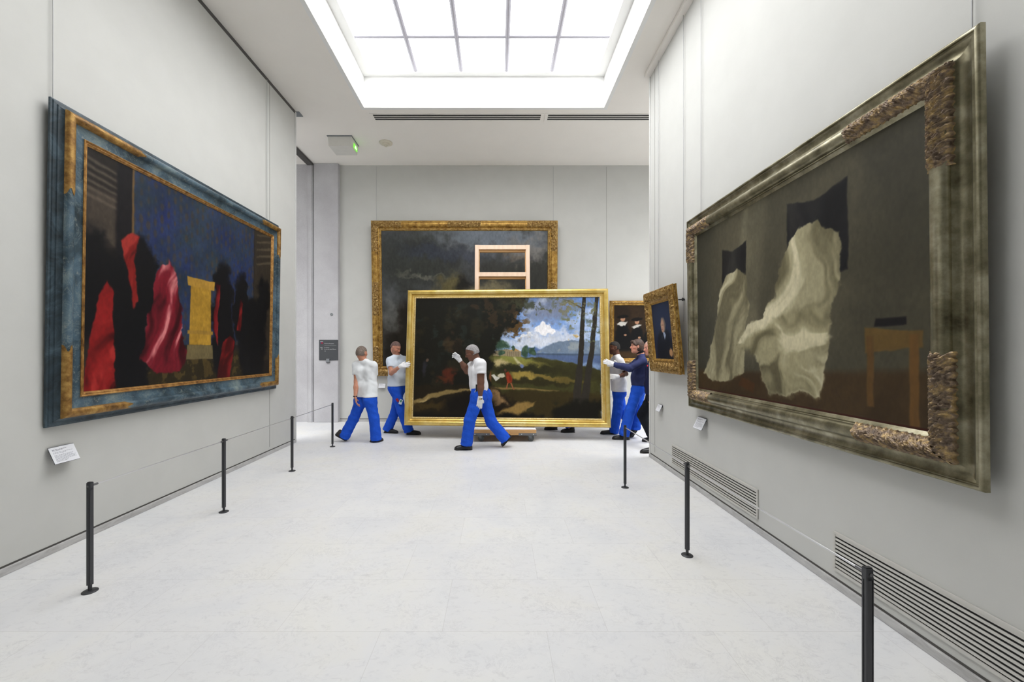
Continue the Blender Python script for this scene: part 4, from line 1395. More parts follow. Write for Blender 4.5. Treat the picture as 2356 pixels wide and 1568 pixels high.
# ------------------------------------------------------------------ dolly with its wooden easel frame
dy = empty('painting_dolly', (at(1160, 0, 7.0).x, 7.18, 0), 'wooden wheeled dolly with a tall pale easel, under the landscape painting', 'dolly')
dw = 0.545
DFY = -0.25
MB().box(-dw, dw, DFY, 0.80, 0.188, 0.212, bev=.003).build('deck', MT['ply'], dy)
MB().box(-dw + .004, dw - .004, DFY + .004, 0.79, 0.212, 0.2185, bev=.002).build('lit_deck_top', MT['card'], dy)  # white sheet added so the deck top looks brightly lit
for y in (DFY, 0.74):
    MB().box(-dw + .001, dw - .001, y, y + 0.06, 0.118, 0.188, bev=.003).build('rail', MT['ply'], dy)
for x in (-dw, dw - 0.06):
    MB().box(x, x + 0.06, DFY + 0.06, 0.74, 0.118, 0.188).build('rail', MT['ply'], dy)
for x in (-1, 1):
    bk = MB()
    a, b = (dw - 0.30, dw + 0.003) if x > 0 else (-dw - 0.003, -dw + 0.30)
    bk.box(a, b, DFY - .004, DFY + .001, 0.114, 0.152)
    bk.box(a, b, DFY - .004, DFY + 0.07, 0.112, 0.117)
    brk = bk.build('corner_bracket', MT['steel'], dy)
    bo = MB()
    for q in (0.05, 0.25):
        xx = a + q
        bo.lathe((xx, DFY - .003, 0.134), [(0.009, 0.0), (0.009, 0.004), (0.004, 0.006)], 12, 'Y')
    bo.build('bolt_heads', MT['badge_white'], brk)
for x in (-0.43, 0.43):
    for y in (DFY + 0.08, 0.72):
        c = MB()
        c.box(x - .04, x + .04, y - .04, y + .04, 0.108, 0.116)
        wx = x + .032
        MV2 = Matrix(((1, 0, 0, 0), (0, 0, 1, 0), (0, 1, 0, 0), (0, 0, 0, 1)))
        for yy in (y - .026, y + .023):
            c.prism([(x - .036, 0.110), (x + .036, 0.110), (wx + .014, 0.050), (wx, 0.040), (wx - .014, 0.050)], yy, yy + .003, MV2)
        ca = c.build('caster_fork', MT['device'], dy)
        w = MB()
        w.lathe((wx, y, 0.053), [(0.040, -0.018), (0.051, -0.016), (0.053, -0.011), (0.053, 0.011), (0.051, 0.016), (0.040, 0.018)], 28, 'Y')
        w.build('wheel', MT['rubber'], ca, True)
        hb = MB()
        hb.lathe((wx, y, 0.053), [(0.010, -0.029), (0.012, -0.028), (0.012, 0.028), (0.010, 0.029)], 18, 'Y')
        hb.build('axle_bolt', MT['bolt'], ca, True)
# leaning easel
T = Matrix.Translation((-0.085 + 0.06, 0.12, 0.20)) @ Matrix.Rotation(-math.radians(5.6), 4, 'X')
hwE = 0.475
LE = 3.34
for sx_ in (-1, 1):
    MB().box(sx_ * hwE - 0.036, sx_ * hwE + 0.036, 0.0, 0.042, 0.02, LE, T, bev=.004).build('upright', MT['wood'], dy)
    MB().box(sx_ * (hwE - 0.014) - 0.036, sx_ * (hwE - 0.014) + 0.036, 0.042, 0.10, 0.02, LE - 0.02, T, bev=.004).build('rear_upright', MT['ply'], dy)
for z in (LE - 0.082, LE - 0.60, LE - 1.4, LE - 2.4):
    MB().box(-hwE + 0.036, hwE - 0.036, 0.002, 0.040, z, z + 0.080, T, bev=.003).build('cross_rail', MT['wood'], dy)
    MB().box(-hwE + 0.05, hwE - 0.05, 0.044, 0.098, z - 0.035, z + 0.06, T, bev=.003).build('rear_cross_rail', MT['ply'], dy)

# ================================================================== people
UP = np.array([0.0, 0.0, 1.0])


def nv(v):
    v = np.asarray(v, dtype=float)
    return v / (np.linalg.norm(v) + 1e-12)


class Field:
    """signed distance grid; smooth unions; skinned with surface nets"""
    def __init__(self, lo, hi, vox, init=0.15):
        self.lo = np.asarray(lo, float) - 2 * vox
        self.vox = vox
        n = np.ceil((np.asarray(hi, float) + 2 * vox - self.lo) / vox).astype(int) + 1
        self.n = n
        self.ax = [self.lo[i] + vox * np.arange(n[i]) for i in range(3)]
        self.F = np.full(n, init, dtype=np.float32)
        self.mg = 0.12

    def sl(self, lo, hi):
        s = []
        for i in range(3):
            a = int(max(0, math.floor((lo[i] - self.mg - self.lo[i]) / self.vox)))
            b = int(min(self.n[i], math.ceil((hi[i] + self.mg - self.lo[i]) / self.vox) + 1))
            if b <= a:
                return None
            s.append(slice(a, b))
        return tuple(s)

    def grid(self, s):
        return (self.ax[0][s[0]][:, None, None], self.ax[1][s[1]][None, :, None], self.ax[2][s[2]][None, None, :])

    def _un(self, s, d, k):
        b = self.F[s]
        if k <= 0:
            self.F[s] = np.minimum(b, d)
        else:
            h = np.clip(0.5 + 0.5 * (b - d) / k, 0, 1)
            self.F[s] = b * (1 - h) + d * h - k * h * (1 - h)

    @staticmethod
    def _cone(g, a, b, ra, rb):
        x, y, z = g
        ba = b - a
        L2 = float(ba @ ba) + 1e-12
        px, py, pz = x - a[0], y - a[1], z - a[2]
        t = np.clip((px * ba[0] + py * ba[1] + pz * ba[2]) / L2, 0, 1)
        d = np.sqrt((px - ba[0] * t) ** 2 + (py - ba[1] * t) ** 2 + (pz - ba[2] * t) ** 2)
        return d - (ra + (rb - ra) * t), t

    def cone(self, a, b, ra, rb=None, k=0.02, cut=None, fold=None):
        """cut: list of (point, normal) half spaces kept where dot(p-point, normal) < 0"""
        a = np.asarray(a, float); b = np.asarray(b, float)
        rb = ra if rb is None else rb
        R = max(ra, rb)
        s = self.sl(np.minimum(a, b) - R, np.maximum(a, b) + R)
        if s is None:
            return
        g = self.grid(s)
        d, t = self._cone(g, a, b, ra, rb)
        if fold is not None:
            d = d + fold(g, t)
        if cut:
            for p, nn in cut:
                d = np.maximum(d, (g[0] - p[0]) * nn[0] + (g[1] - p[1]) * nn[1] + (g[2] - p[2]) * nn[2])
        self._un(s, d, k)

    def ell(self, c, r, R=None, k=0.02, cut=None, sub=False):
        c = np.asarray(c, float); r = np.asarray(r, float)
        m = r.max()
        s = self.sl(c - m, c + m)
        if s is None:
            return
        x, y, z = self.grid(s)
        px, py, pz = x - c[0], y - c[1], z - c[2]
        if R is not None:
            q = [px * R[0][i] + py * R[1][i] + pz * R[2][i] for i in range(3)]
        else:
            q = [px, py, pz]
        k0 = np.sqrt((q[0] / r[0]) ** 2 + (q[1] / r[1]) ** 2 + (q[2] / r[2]) ** 2)
        k1 = np.sqrt((q[0] / r[0] ** 2) ** 2 + (q[1] / r[1] ** 2) ** 2 + (q[2] / r[2] ** 2) ** 2) + 1e-9
        d = k0 * (k0 - 1) / k1
        if cut:
            for p, nn in cut:
                d = np.maximum(d, (x - p[0]) * nn[0] + (y - p[1]) * nn[1] + (z - p[2]) * nn[2])
        if sub:
            b = self.F[s]
            h = np.clip(0.5 - 0.5 * (b + d) / k, 0, 1)
            self.F[s] = b * (1 - h) - d * h + k * h * (1 - h)
        else:
            self._un(s, d, k)

    def clip(self, p, nn):
        x, y, z = self.ax[0][:, None, None], self.ax[1][None, :, None], self.ax[2][None, None, :]
        self.F = np.maximum(self.F, (x - p[0]) * nn[0] + (y - p[1]) * nn[1] + (z - p[2]) * nn[2]).astype(np.float32)

    def add(self, fn, band=0.03):
        """displace by fn(x,y,z) close to the surface only"""
        idx = np.argwhere(np.abs(self.F) < band)
        p = idx * self.vox + self.lo
        self.F[idx[:, 0], idx[:, 1], idx[:, 2]] += fn(p[:, 0], p[:, 1], p[:, 2]).astype(np.float32)

    def mesh(self):
        F = self.F
        ins = F < 0
        nx, ny, nz = F.shape
        cnt = np.zeros((nx - 1, ny - 1, nz - 1), np.int8)
        offs = [(i, j, k) for i in (0, 1) for j in (0, 1) for k in (0, 1)]
        for i, j, k in offs:
            cnt += ins[i:nx - 1 + i, j:ny - 1 + j, k:nz - 1 + k]
        act = np.argwhere((cnt > 0) & (cnt < 8))
        idm = np.full(cnt.shape, -1, np.int32)
        idm[act[:, 0], act[:, 1], act[:, 2]] = np.arange(len(act))
        val = {o: F[act[:, 0] + o[0], act[:, 1] + o[1], act[:, 2] + o[2]] for o in offs}
        acc = np.zeros((len(act), 3)); num = np.zeros(len(act))
        for o in offs:
            for a in range(3):
                if o[a] == 0:
                    o2 = list(o); o2[a] = 1; o2 = tuple(o2)
                    v0, v1 = val[o], val[o2]
                    m = (v0 < 0) != (v1 < 0)
                    t = np.where(m, v0 / np.where(m, v0 - v1, 1), 0)
                    p = np.zeros((len(act), 3)); p[:] = o
                    p[:, a] += t
                    acc += np.where(m[:, None], p, 0)
                    num += m
        V = (act + acc / num[:, None]) * self.vox + self.lo
        Q = []
        for a in range(3):
            b, c = (a + 1) % 3, (a + 2) % 3
            s0 = [slice(None)] * 3; s1 = [slice(None)] * 3
            s0[a] = slice(0, F.shape[a] - 1); s1[a] = slice(1, F.shape[a])
            A, B = ins[tuple(s0)], ins[tuple(s1)]
            e = np.argwhere(A != B)
            if not len(e):
                continue
            ok = (e[:, b] > 0) & (e[:, c] > 0) & (e[:, b] < F.shape[b] - 1) & (e[:, c] < F.shape[c] - 1)
            e = e[ok]
            fl = A[e[:, 0], e[:, 1], e[:, 2]]

            def cell(db, dc):
                q = e.copy(); q[:, b] += db; q[:, c] += dc
                return idm[q[:, 0], q[:, 1], q[:, 2]]
            q = np.stack([cell(-1, -1), cell(0, -1), cell(0, 0), cell(-1, 0)], -1)
            q[~fl] = q[~fl][:, ::-1]
            Q.append(q)
        Q = np.concatenate(Q)
        Q = Q[(Q >= 0).all(1)]
        # one relaxation pass
        S = np.zeros_like(V); n = np.zeros(len(V))
        for i in range(4):
            np.add.at(S, Q[:, i], V[Q[:, (i + 1) % 4]] + V[Q[:, (i + 3) % 4]])
            np.add.at(n, Q[:, i], 2)
        V = V * 0.5 + 0.5 * S / np.maximum(n, 1)[:, None]
        return V, Q

    def build(self, name, mat, parent, origin, colors=None):
        V, Q = self.mesh()
        return np_mesh(name, V - np.asarray(origin), Q, mat, parent, True, colors(V) if colors else None)


def hand_chains(w, hd, pn, thumb, curl, spread=1.0, sc=1.0):
    """finger chains of a hand: wrist w, pointing hd, palm facing pn, thumb on side thumb*(hd x pn)"""
    w = np.asarray(w, float); hd = nv(hd)
    pn = np.asarray(pn, float); pn = nv(pn - hd * (pn @ hd))
    sd = np.cross(hd, pn) * thumb           # towards the thumb side
    pal = []; fin = []
    lens = [(.041, .025, .020), (.045, .029, .021), (.042, .027, .020), (.033, .021, .018)]
    for i in range(4):
        x = (1.5 - i)
        base = w + sd * x * .013 * sc
        kn = w + hd * (.088 - .004 * abs(i - 1.2)) * sc + sd * x * .0205 * sc
        pal.append((base, kn))
        d = nv(hd + sd * x * .06 * spread)
        p = kn
        seg = []
        ang = 0.0
        for j, L in enumerate(lens[i]):
            ang += curl[min(i, len(curl) - 1)] * (0.7, 1.0, 0.8)[j]
            dd = d * math.cos(ang) + pn * math.sin(ang)
            q = p + dd * L * sc
            seg.append((p, q))
            p = q
        fin.append(seg)
    tb = w + hd * .028 * sc + sd * .026 * sc + pn * .008
    t1 = tb + (hd * .62 + sd * .62 + pn * .35) * .040 * sc
    t2 = t1 + (hd * .80 + sd * .25 + pn * .50) * .032 * sc
    return pal, fin, [(w + hd * .012, tb), (tb, t1), (t1, t2)]


def add_hand(Fd, H, grow=0.0, k=0.008):
    pal, fin, th = H
    for a, b in pal:
        Fd.cone(a, b, .0145 + grow, .0125 + grow, .014)
    for seg in fin:
        r = .0092 + grow
        for j, (a, b) in enumerate(seg):
            Fd.cone(a, b, r, r * .93, .004)
            r *= .93
    for j, (a, b) in enumerate(th):
        Fd.cone(a, b, (.017, .0135, .0108)[j] + grow, (.0145, .0112, .0092)[j] + grow, .006)


def wavefold(axis_p, axis_d, f, amp, seed, tw=9.0, wt=None):
    """diagonal cloth creases round a limb"""
    a = nv(axis_d)
    e1 = nv(np.cross(a, UP) if abs(a[2]) < .9 else np.cross(a, [1, 0, 0]))
    e2 = np.cross(a, e1)

    def fn(g, t):
        px, py, pz = g[0] - axis_p[0], g[1] - axis_p[1], g[2] - axis_p[2]
        s = px * a[0] + py * a[1] + pz * a[2]
        u = px * e1[0] + py * e1[1] + pz * e1[2]
        v = px * e2[0] + py * e2[1] + pz * e2[2]
        ph = np.arctan2(v, u)
        w = np.sin(f * s + 2.0 * np.sin(ph + seed) + 1.3 * np.sin(2.3 * s * 9 + seed * 2)) * (0.55 + 0.45 * np.sin(ph * 2 + seed * 3 + s * tw))
        return amp * w * (1.0 if wt is None else wt(t))
    return fn


def person(name, label, J, head, style):
    """J: joints in world space; head: dict(c, face, up); style: colours and options"""
    g = lambda k: np.asarray(J[k], float)
    org = np.array([g('waist')[0], g('waist')[1], 0.0])
    root = empty('person', Vector(org), label, 'person', style.get('group'))
    vox = style.get('vox', 0.0065)
    c = np.asarray(head['c'], float)
    fwd = nv(head['face'])
    up0 = nv(head.get('up', UP))
    side = nv(np.cross(up0, fwd))          # towards the person's left
    up = np.cross(fwd, side)
    R = np.stack([fwd, side, up], 1)       # columns
    Rl = [[R[i][j] for j in range(3)] for i in range(3)]
    hs = style.get('head', 1.0)
    hp = lambda f, s, u: c + (fwd * f + side * s + up * u) * hs

    pts = [np.asarray(v, float) for k, v in J.items() if k not in ('bodyfwd',)]
    lo = np.min(pts + [c - .16], 0) - .15
    hi = np.max(pts + [c + .16], 0) + .15
    lo[2] = max(lo[2], -0.01)

    bf = nv(J['bodyfwd'])
    neck, waist = g('neck'), g('waist')
    # ---------------- body: one continuous surface
    B = Field(lo, hi, vox)
    B.ell(hp(-.008, 0, .030), np.array([.098, .076, .090]) * hs, R, .02)
    B.ell(hp(.018, 0, -.045), np.array([.074, .058, .074]) * hs, R, .035)
    B.cone(hp(.066, 0, -.092), hp(.072, 0, -.088), .022 * hs, .022 * hs, .02)
    B.cone(hp(.082, -.02, .026), hp(.082, .02, .026), .012 * hs, .012 * hs, .018)
    B.cone(hp(.088, 0, .016), hp(.110, 0, -.022), .009 * hs, .0125 * hs, .010)
    B.cone(hp(.094, -.011, -.026), hp(.094, .011, -.026), .009 * hs, .009 * hs, .008)
    for s_ in (-1, 1):
        B.ell(hp(.093, s_ * .032, .010), np.array([.017, .016, .011]) * hs, R, .012, sub=True)
        B.ell(hp(.077, s_ * .032, .008), np.array([.013, .013, .012]) * hs, R, .005)
        B.cone(hp(.062, s_ * .046, -.018), hp(.045, s_ * .058, -.012), .016 * hs, .014 * hs, .02)
        B.ell(hp(-.004, s_ * .078, .004), np.array([.021, .009, .032]) * hs, R, .006)
        B.ell(hp(.004, s_ * .086, .006), np.array([.010, .006, .016]) * hs, R, .006, sub=True)
    B.cone(hp(.088, -.018, -.054), hp(.088, .018, -.054), .0085 * hs, .0085 * hs, .007)
    B.cone(hp(.084, -.014, -.066), hp(.084, .014, -.066), .0085 * hs, .0085 * hs, .007)
    B.cone(hp(-.03, 0, -.05), neck - UP * .01, .052, .060, .03)
    chest = neck * .55 + waist * .45
    sh = {s: g('sh' + s) for s in 'LR'}
    sm = (sh['L'] + sh['R']) / 2
    for s in 'LR':
        S, E, Wd = sh[s], g('el' + s), g('wr' + s)
        B.cone(neck - UP * .01, S, .048, .046, .03)
        B.cone(S * .45 + sm * .55 - UP * .11 + bf * .01, waist + (S - sm) * .25, .078, .078, .04)
        B.cone(S, E, .050 * style.get('arm', 1), .040 * style.get('arm', 1), .02)
        ba = style.get('arm', 1) * (.86 if style['top']['sleeve'] >= 1 else 1.0)
        B.cone(E, E * .62 + Wd * .38, .039 * ba, .041 * ba, .02)
        B.cone(E * .62 + Wd * .38, Wd, .040 * ba, .026, .02)
        Hp, Kn, An = g('hp' + s), g('kn' + s), g('an' + s)
        B.cone(waist, Hp, .085, .085, .04)
        B.cone(Hp, Kn, .075, .050, .03)
        B.cone(Kn, An, .048, .034, .03)
        B.cone(An, g('heel' + s) * .5 + g('toe' + s) * .5 + UP * .03, .034, .025, .02)
        hd = style['hand' + s]
        if hd:
            Hn = hand_chains(Wd, hd['d'], hd['p'], hd['t'], hd['c'], hd.get('s', 1.0))
            add_hand(B, Hn, 0.0)
    sk = np.array(style['skin']) / 255.0
    rs = style.get('beard', 0.0)

    def paint(V):
        q = (V - c) / hs
        f, s_, u = q @ fwd, q @ side, q @ up
        C = np.tile(sk, (len(V), 1))
        nz = fbm(V[:, 0] * 5 + V[:, 2] * 3, V[:, 1] * 5 + V[:, 2] * 4, 6, 5, 3)[:, None]
        C = C * (0.92 + 0.16 * nz)
        hm = (np.abs(f) < .2) & (np.abs(s_) < .12) & (np.abs(u) < .16)

        def put(m, col, a=1.0):
            m = (m * hm * a)[:, None]
            return C * (1 - m) + np.array(col) / 255.0 * m
        C = put(np.exp(-((u + .03) / .05) ** 2) * (f > .03), np.minimum(sk * 255 * np.array([1.08, .90, .86]), 255), .35)
        if rs:
            be = (u < -.035) * (f > -.01) * (u > -.125) * (np.abs(s_) < .09)
            C = put(be * 1.0, sk * 255 * .55, rs)
        C = put(((np.abs(u + .060) < .008) & (np.abs(s_) < .024) & (f > .07)) * 1.0, sk * 255 * np.array([.88, .70, .68]), .6)
        C = put(((np.abs(u - .027 - .06 * (np.abs(s_) - .03)) < .005) & (np.abs(np.abs(s_) - .031) < .021) & (f > .055)) * 1.0, style.get('brow', (70, 54, 46)), .6)
        C = put(((np.abs(u - .008) < .006) & (np.abs(np.abs(s_) - .032) < .013) & (f > .06)) * 1.0, (214, 200, 190), .35)
        C = put(((np.abs(u - .008) < .0065) & (np.abs(np.abs(s_) - .031) < .006) & (f > .06)) * 1.0, (34, 26, 22), .9)
        if style.get('scalp') is not None:
            C = put((sst(u * .9 - f * .25, .035, .05)) * 1.0, style['scalp'], .7)
        return s2l(np.clip(C, 0, 1))
    B.build('body', MT['skin'], root, org, paint)

    # ---------------- hair
    hr = style.get('hair')
    if hr:
        gr = hr['t']
        Hf = Field(c - .18, c + .18, .004)
        nn = nv(-fwd * hr.get('nf', .45) + up * hr.get('nu', .8))
        off = hr.get('o', .012)
        Hf.ell(hp(-.010, 0, .030), (np.array([.098, .076, .090]) + gr) * hs, R, .0, cut=[(c + nn * off, -nn)])
        if hr.get('side'):
            Hf.ell(hp(-.032, 0, .0), (np.array([.076, .078, .085]) + gr) * hs, R, .01, cut=[(hp(.012, 0, 0), fwd), (hp(0, 0, hr['side']), -up)])
        for s_ in (-1, 1):
            Hf.ell(hp(.004, s_ * .084, -.004), np.array([.024, .022, .034]) * hs, R, .006, sub=True)
        if hr.get('fringe'):
            Hf.cone(hp(.075, -.045, .085), hp(.078, .045, .08), .026 * hs, .026 * hs, .02)
            Hf.cone(hp(.07, .065, .055), hp(.045, .075, .03), .016 * hs, .014 * hs, .02)
            Hf.cone(hp(.07, -.065, .055), hp(.045, -.075, .03), .016 * hs, .014 * hs, .02)
            Hf.cone(hp(-.05, 0, .10), hp(-.085, 0, .02), .03 * hs, .034 * hs, .03)
        amp = hr.get('amp', .0012)
        Hf.add(lambda x, y, z: amp * np.sin((x - c[0]) * 260 + 3 * np.sin((z - c[2]) * 90)) * np.sin((y - c[1]) * 240 + 2 * np.sin((z - c[2]) * 70)))
        Hf.build('hair', MT[hr['m']], root, org)

    w0 = style.get('seed', 1.0)
    tk = style['top']
    sd0 = nv(sh['L'] - sh['R'])
    # ---------------- trousers
    tr = style['legs']
    L = Field(lo, hi, vox)
    tuck = tk.get('tuck')
    wz = J['belt'][2]
    for s, sg_ in (('L', 1), ('R', -1)):
        Hp, Kn, An = g('hp' + s), g('kn' + s), g('an' + s)
        L.cone(waist - UP * .02 + sd0 * sg_ * .05, Hp - UP * .01, tr.get('rb', .108), tr.get('rb', .108), .05)
        d1, d2 = nv(Kn - Hp), nv(An - Kn)
        L.cone(Hp, Kn, tr.get('rt', .098), tr.get('rk', .084), .045, fold=wavefold(Hp, d1, 40, .0042, w0 + sg_, 9.0, lambda t: .22 + .6 * np.clip((t - .7) / .3, 0, 1) + .5 * np.clip((.2 - t) / .2, 0, 1)))
        L.cone(Kn, An + d2 * .03, tr.get('rk', .084), tr.get('ra', .088), .03, cut=[(An + d2 * tr.get('cuff', .035), d2)], fold=wavefold(Kn, d2, 58, .0062, w0 * 2 + sg_, 9.0, lambda t: .16 + .3 * np.clip((.2 - t) / .2, 0, 1) + .9 * np.clip((t - .72) / .28, 0, 1)))
        if tr.get('pocket'):
            Pk = Hp * .45 + Kn * .55 + sd0 * sg_ * tr.get('rt', .098) * .86
            L.ell(Pk, (.066, .020, .095) if abs(sd0[1]) > .5 else (.020, .066, .095), None, .006)
        L.ell(Hp - bf * .055 + UP * .01, (.085, .085, .095), None, .04)
    Lraw = L.F.copy()
    L.clip(np.asarray(J['belt'], float), nv(style.get('beltn', (0, 0, 1))))

    def lf(x, y, z):
        return .0016 * np.sin(x * 95 + 3 * np.sin(z * 40)) * np.sin(z * 85 + y * 60 + 2 * np.sin(x * 33)) + .002 * np.sin(z * 58 + x * 22 + y * 35)
    L.add(lf)
    L.build('trousers', MT[tr['m']], root, org)

    # ---------------- shirt
    tk = style['top']
    r1, r2 = tk.get('rc', .112), tk.get('rw', .118)
    T = Field(lo, hi, vox)
    hem = np.asarray(J['hem'], float)
    sd0 = nv(sh['L'] - sh['R'])
    for s, sg_ in (('L', 1), ('R', -1)):
        S, E, Wd = sh[s], g('el' + s), g('wr' + s)
        T.cone(neck - UP * .018, S + UP * .002, .060, .062, .03)
        a = S * .52 + sm * .48 - UP * .095 + bf * .012
        b = waist + sd0 * sg_ * tk.get('ww', .062) + bf * tk.get('wf', .01)
        T.cone(a, b, r1, r2, .06)
        h = np.array([hem[0], hem[1], hem[2]]) + sd0 * sg_ * tk.get('ww', .062)
        T.cone(b, h, r2, tk.get('rh', r2 + .004), .05)
        if tk.get('belly'):
            T.ell(waist + UP * .06 + bf * .05, (.15, .15, .15), None, .06)
        al = style.get('arm', 1)
        if tk['sleeve'] < 1:
            e = S + (E - S) * tk['sleeve']
            dr = nv(E - S)
            T.cone(S - dr * .01, e + dr * .03, .069 * al, .062 * al + .006, .028, cut=[(e, dr)], fold=wavefold(S, dr, 60, .0022, 1.3 + sg_))
        else:
            T.cone(S, E, .070 * al, .058 * al, .028, fold=wavefold(S, nv(E - S), 70, .003, 2.3 + sg_))
            dr = nv(Wd - E)
            T.cone(E, Wd + dr * .02, .058 * al, .043, .02, cut=[(Wd - dr * .004, dr)], fold=wavefold(E, dr, 75, .003, 4.1 + sg_))
    if not tk.get('tuck'):
        q = Lraw - 0.008                          # the hem hangs outside the waistband
        hh = np.clip(0.5 + 0.5 * (q - T.F) / 0.05, 0, 1)
        T.F = q * (1 - hh) + T.F * hh - 0.05 * hh * (1 - hh)
    T.clip(hem, (0, 0, -1))
    T.ell(neck + UP * .075 + bf * .025, (.072, .072, .085), None, .008, sub=True)
    amp = tk.get('amp', .0028)

    def tf(x, y, z):
        xx, yy, zz = x - org[0], y - org[1], z - waist[2]
        lat = xx * sd0[0] + yy * sd0[1]
        dep = xx * bf[0] + yy * bf[1]
        lowm = np.exp(-((zz + .02) / .14) ** 2) + .35
        away = np.clip((z - hem[2] - .02) / .06, 0, 1)
        w1 = np.sin(zz * 46 + lat * 22 + dep * 15 + w0 + 2.2 * np.sin(lat * 13 + w0 * 3) + 1.5 * np.sin(dep * 19 + zz * 11))
        w2 = np.sin(lat * 60 - zz * 26 + w0 * 5 + 2 * np.sin(zz * 21))
        return amp * away * (lowm * w1 * (.6 + .4 * w2) + .4 * w2)
    T.add(tf)
    top = T.build(tk['name'], MT[tk['m']], root, org)
    if tk.get('collar'):
        Cl = Field(neck - .14, neck + .14, .005)
        for q in range(14):
            a0 = 2 * math.pi * q / 14; a1 = 2 * math.pi * (q + 1) / 14
            f_ = lambda a: neck + UP * (.045 - .02 * math.cos(a)) + (bf * math.cos(a) + sd0 * math.sin(a)) * .066 + bf * .012
            Cl.cone(f_(a0), f_(a1), .016, .016, .008)
        Cl.build('collar', MT[tk['collar']], top, org)

    # ---------------- shoes
    for s in 'LR':
        he, to, An = g('heel' + s), g('toe' + s), g('an' + s)
        ax = nv(to - he)
        n = An - he
        n = nv(n - ax * (n @ ax))
        lat = np.cross(ax, n)
        Sf = Field(np.min([he, to, An], 0) - .09, np.max([he, to, An], 0) + .09, .005)
        for q in (-1, 1):
            Sf.cone(he + ax * .035 + n * .034 + lat * q * .006, to - ax * .05 + n * .026 + lat * q * .014, .034, .032, .02)
            Sf.cone(to - ax * .05 + n * .024 + lat * q * .014, to - ax * .030 + n * .02 + lat * q * .006, .031, .026, .015)
        Sf.cone(he + ax * .05 + n * .045, he + ax * .045 + n * .095, .042, .044, .03, cut=[(he + n * .105, n)])
        Sf.cone(he + ax * .08 + n * .06, to - ax * .09 + n * .04, .035, .030, .025)
        Sf.clip(he, -n)
        sh_ = Sf.build('shoe', MT[style.get('shoe', 'shoe')], root, org)
        So = Field(np.min([he, to], 0) - .08, np.max([he, to], 0) + .08, .0045)
        for q in (-1, 1):
            So.cone(he + ax * .032 + lat * q * .008, to - ax * .045 + lat * q * .018, .037, .034, .02)
            So.cone(to - ax * .05 + lat * q * .018, to - ax * .026 + lat * q * .007, .032, .024, .015)
        So.clip(he, -n)
        So.clip(he + n * .014, n)
        So.build('sole', MT['sole'], sh_, org)
        # gloves
        hd = style['hand' + s]
        if hd and hd.get('glove'):
            Wd, E = g('wr' + s), g('el' + s)
            dr = nv(Wd - E)
            Gf = Field(Wd - .24, Wd + .24, .0042)
            add_hand(Gf, hand_chains(Wd, hd['d'], hd['p'], hd['t'], hd['c'], hd.get('s', 1.0)), .0028)
            Gf.cone(Wd - dr * .045, Wd + nv(hd['d']) * .02, .035, .034, .012, cut=[(Wd - dr * .026, -dr)])
            Gf.build('glove', MT['glove'], root, org)
    return root, org


def local_box(name, mat, root, org, c, hx, hy, hz, rot=None, bev=.004):
    m = Matrix.Translation(Vector(np.asarray(c) - org))
    if rot is not None:
        m = m @ rot
    return MB().box(-hx, hx, -hy, hy, -hz, hz, m, bev).build(name, mat, root)


def A(px, py, Y):
    return np.array(at(px, py, Y))


def G(px, Y):
    v = A(px, CY, Y)
    v[2] = 0.0
    return v


# ---------- the man walking across in front of the moving painting
Y = 6.46
J = dict(bodyfwd=(-1, -.05, 0), neck=A(1097, 826, Y), waist=A(1103, 886, Y), hem=A(1103, 900, Y), belt=A(1103, 889, Y),
         shL=A(1106, 839, 6.28), elL=A(1106, 878, 6.24), wrL=A(1105, 914, 6.25),
         shR=A(1092, 838, 6.63), elR=A(1075, 853, 6.64), wrR=A(1058, 828, 6.60),
         hpL=A(1101, 910, 6.37), knL=A(1081, 965, 6.36), anL=A(1074, 1016, 6.40), heelL=G(1086, 6.41), toeL=G(1045, 6.40),
         hpR=A(1112, 910, 6.55), knR=A(1130, 970, 6.55), anR=A(1160, 1006, 6.56), heelR=A(1177, 1003, 6.57), toeR=A(1156, 1030.5, 6.56))
J['toeR'][2] = 0.012
fm, fo = person('walker', 'grey haired man in white t-shirt and blue trousers striding left with a hand raised', J,
                dict(c=A(1086.5, 811, 6.45), face=(-1, -.06, -.42), up=(.05, 0, 1)),
                dict(skin=(110, 76, 60), brow=(80, 68, 62), arm=1.30, beltn=(-.17, 0, 1), seed=1.0, head=1.04,
                     hair=dict(m='hair_grey', t=.004, nf=.50, nu=.75, o=.030, side=-.035),
                     top=dict(name='t_shirt', m='tee_white', sleeve=.52, rc=.120, rw=.122, ww=.058, rh=.120, wf=.012, amp=.0025, tuck=True),
                     legs=dict(m='work_blue', rb=.128, rt=.108, rk=.088, ra=.094, pocket=True, cuff=.045),
                     handL=dict(d=(-.10, 0, -1), p=(-.15, 1, 0), t=1, c=(.22, .26, .30, .34), glove=True),
                     handR=dict(d=(-.66, .0, .72), p=(-.25, -1, -.25), t=1, c=(.55, .62, .70, .75), s=2.4, glove=True)))
local_box('belt_pouch', MT['leather'], fm, fo, A(1097.5, 893, 6.285), .020, .018, .062)
local_box('key_tag', MT['badge_white'], fm, fo, A(1093.5, 899, 6.27), .004, .002, .022, Matrix.Rotation(.5, 4, 'Y'), .0)
wb = MB()
wc = A(1105, 916.5, 6.25) - fo
wb.lathe(wc, [(.0335, -.010), (.0355, -.006), (.0355, .006), (.0335, .010)], 20)
wt = wb.build('wristwatch', MT['leather'], fm, True)
local_box('watch_dial', MT['watch'], wt, fo, A(1105, 916.5, 6.25) + np.array([0, -.036, 0]), .015, .004, .013, None, .003)

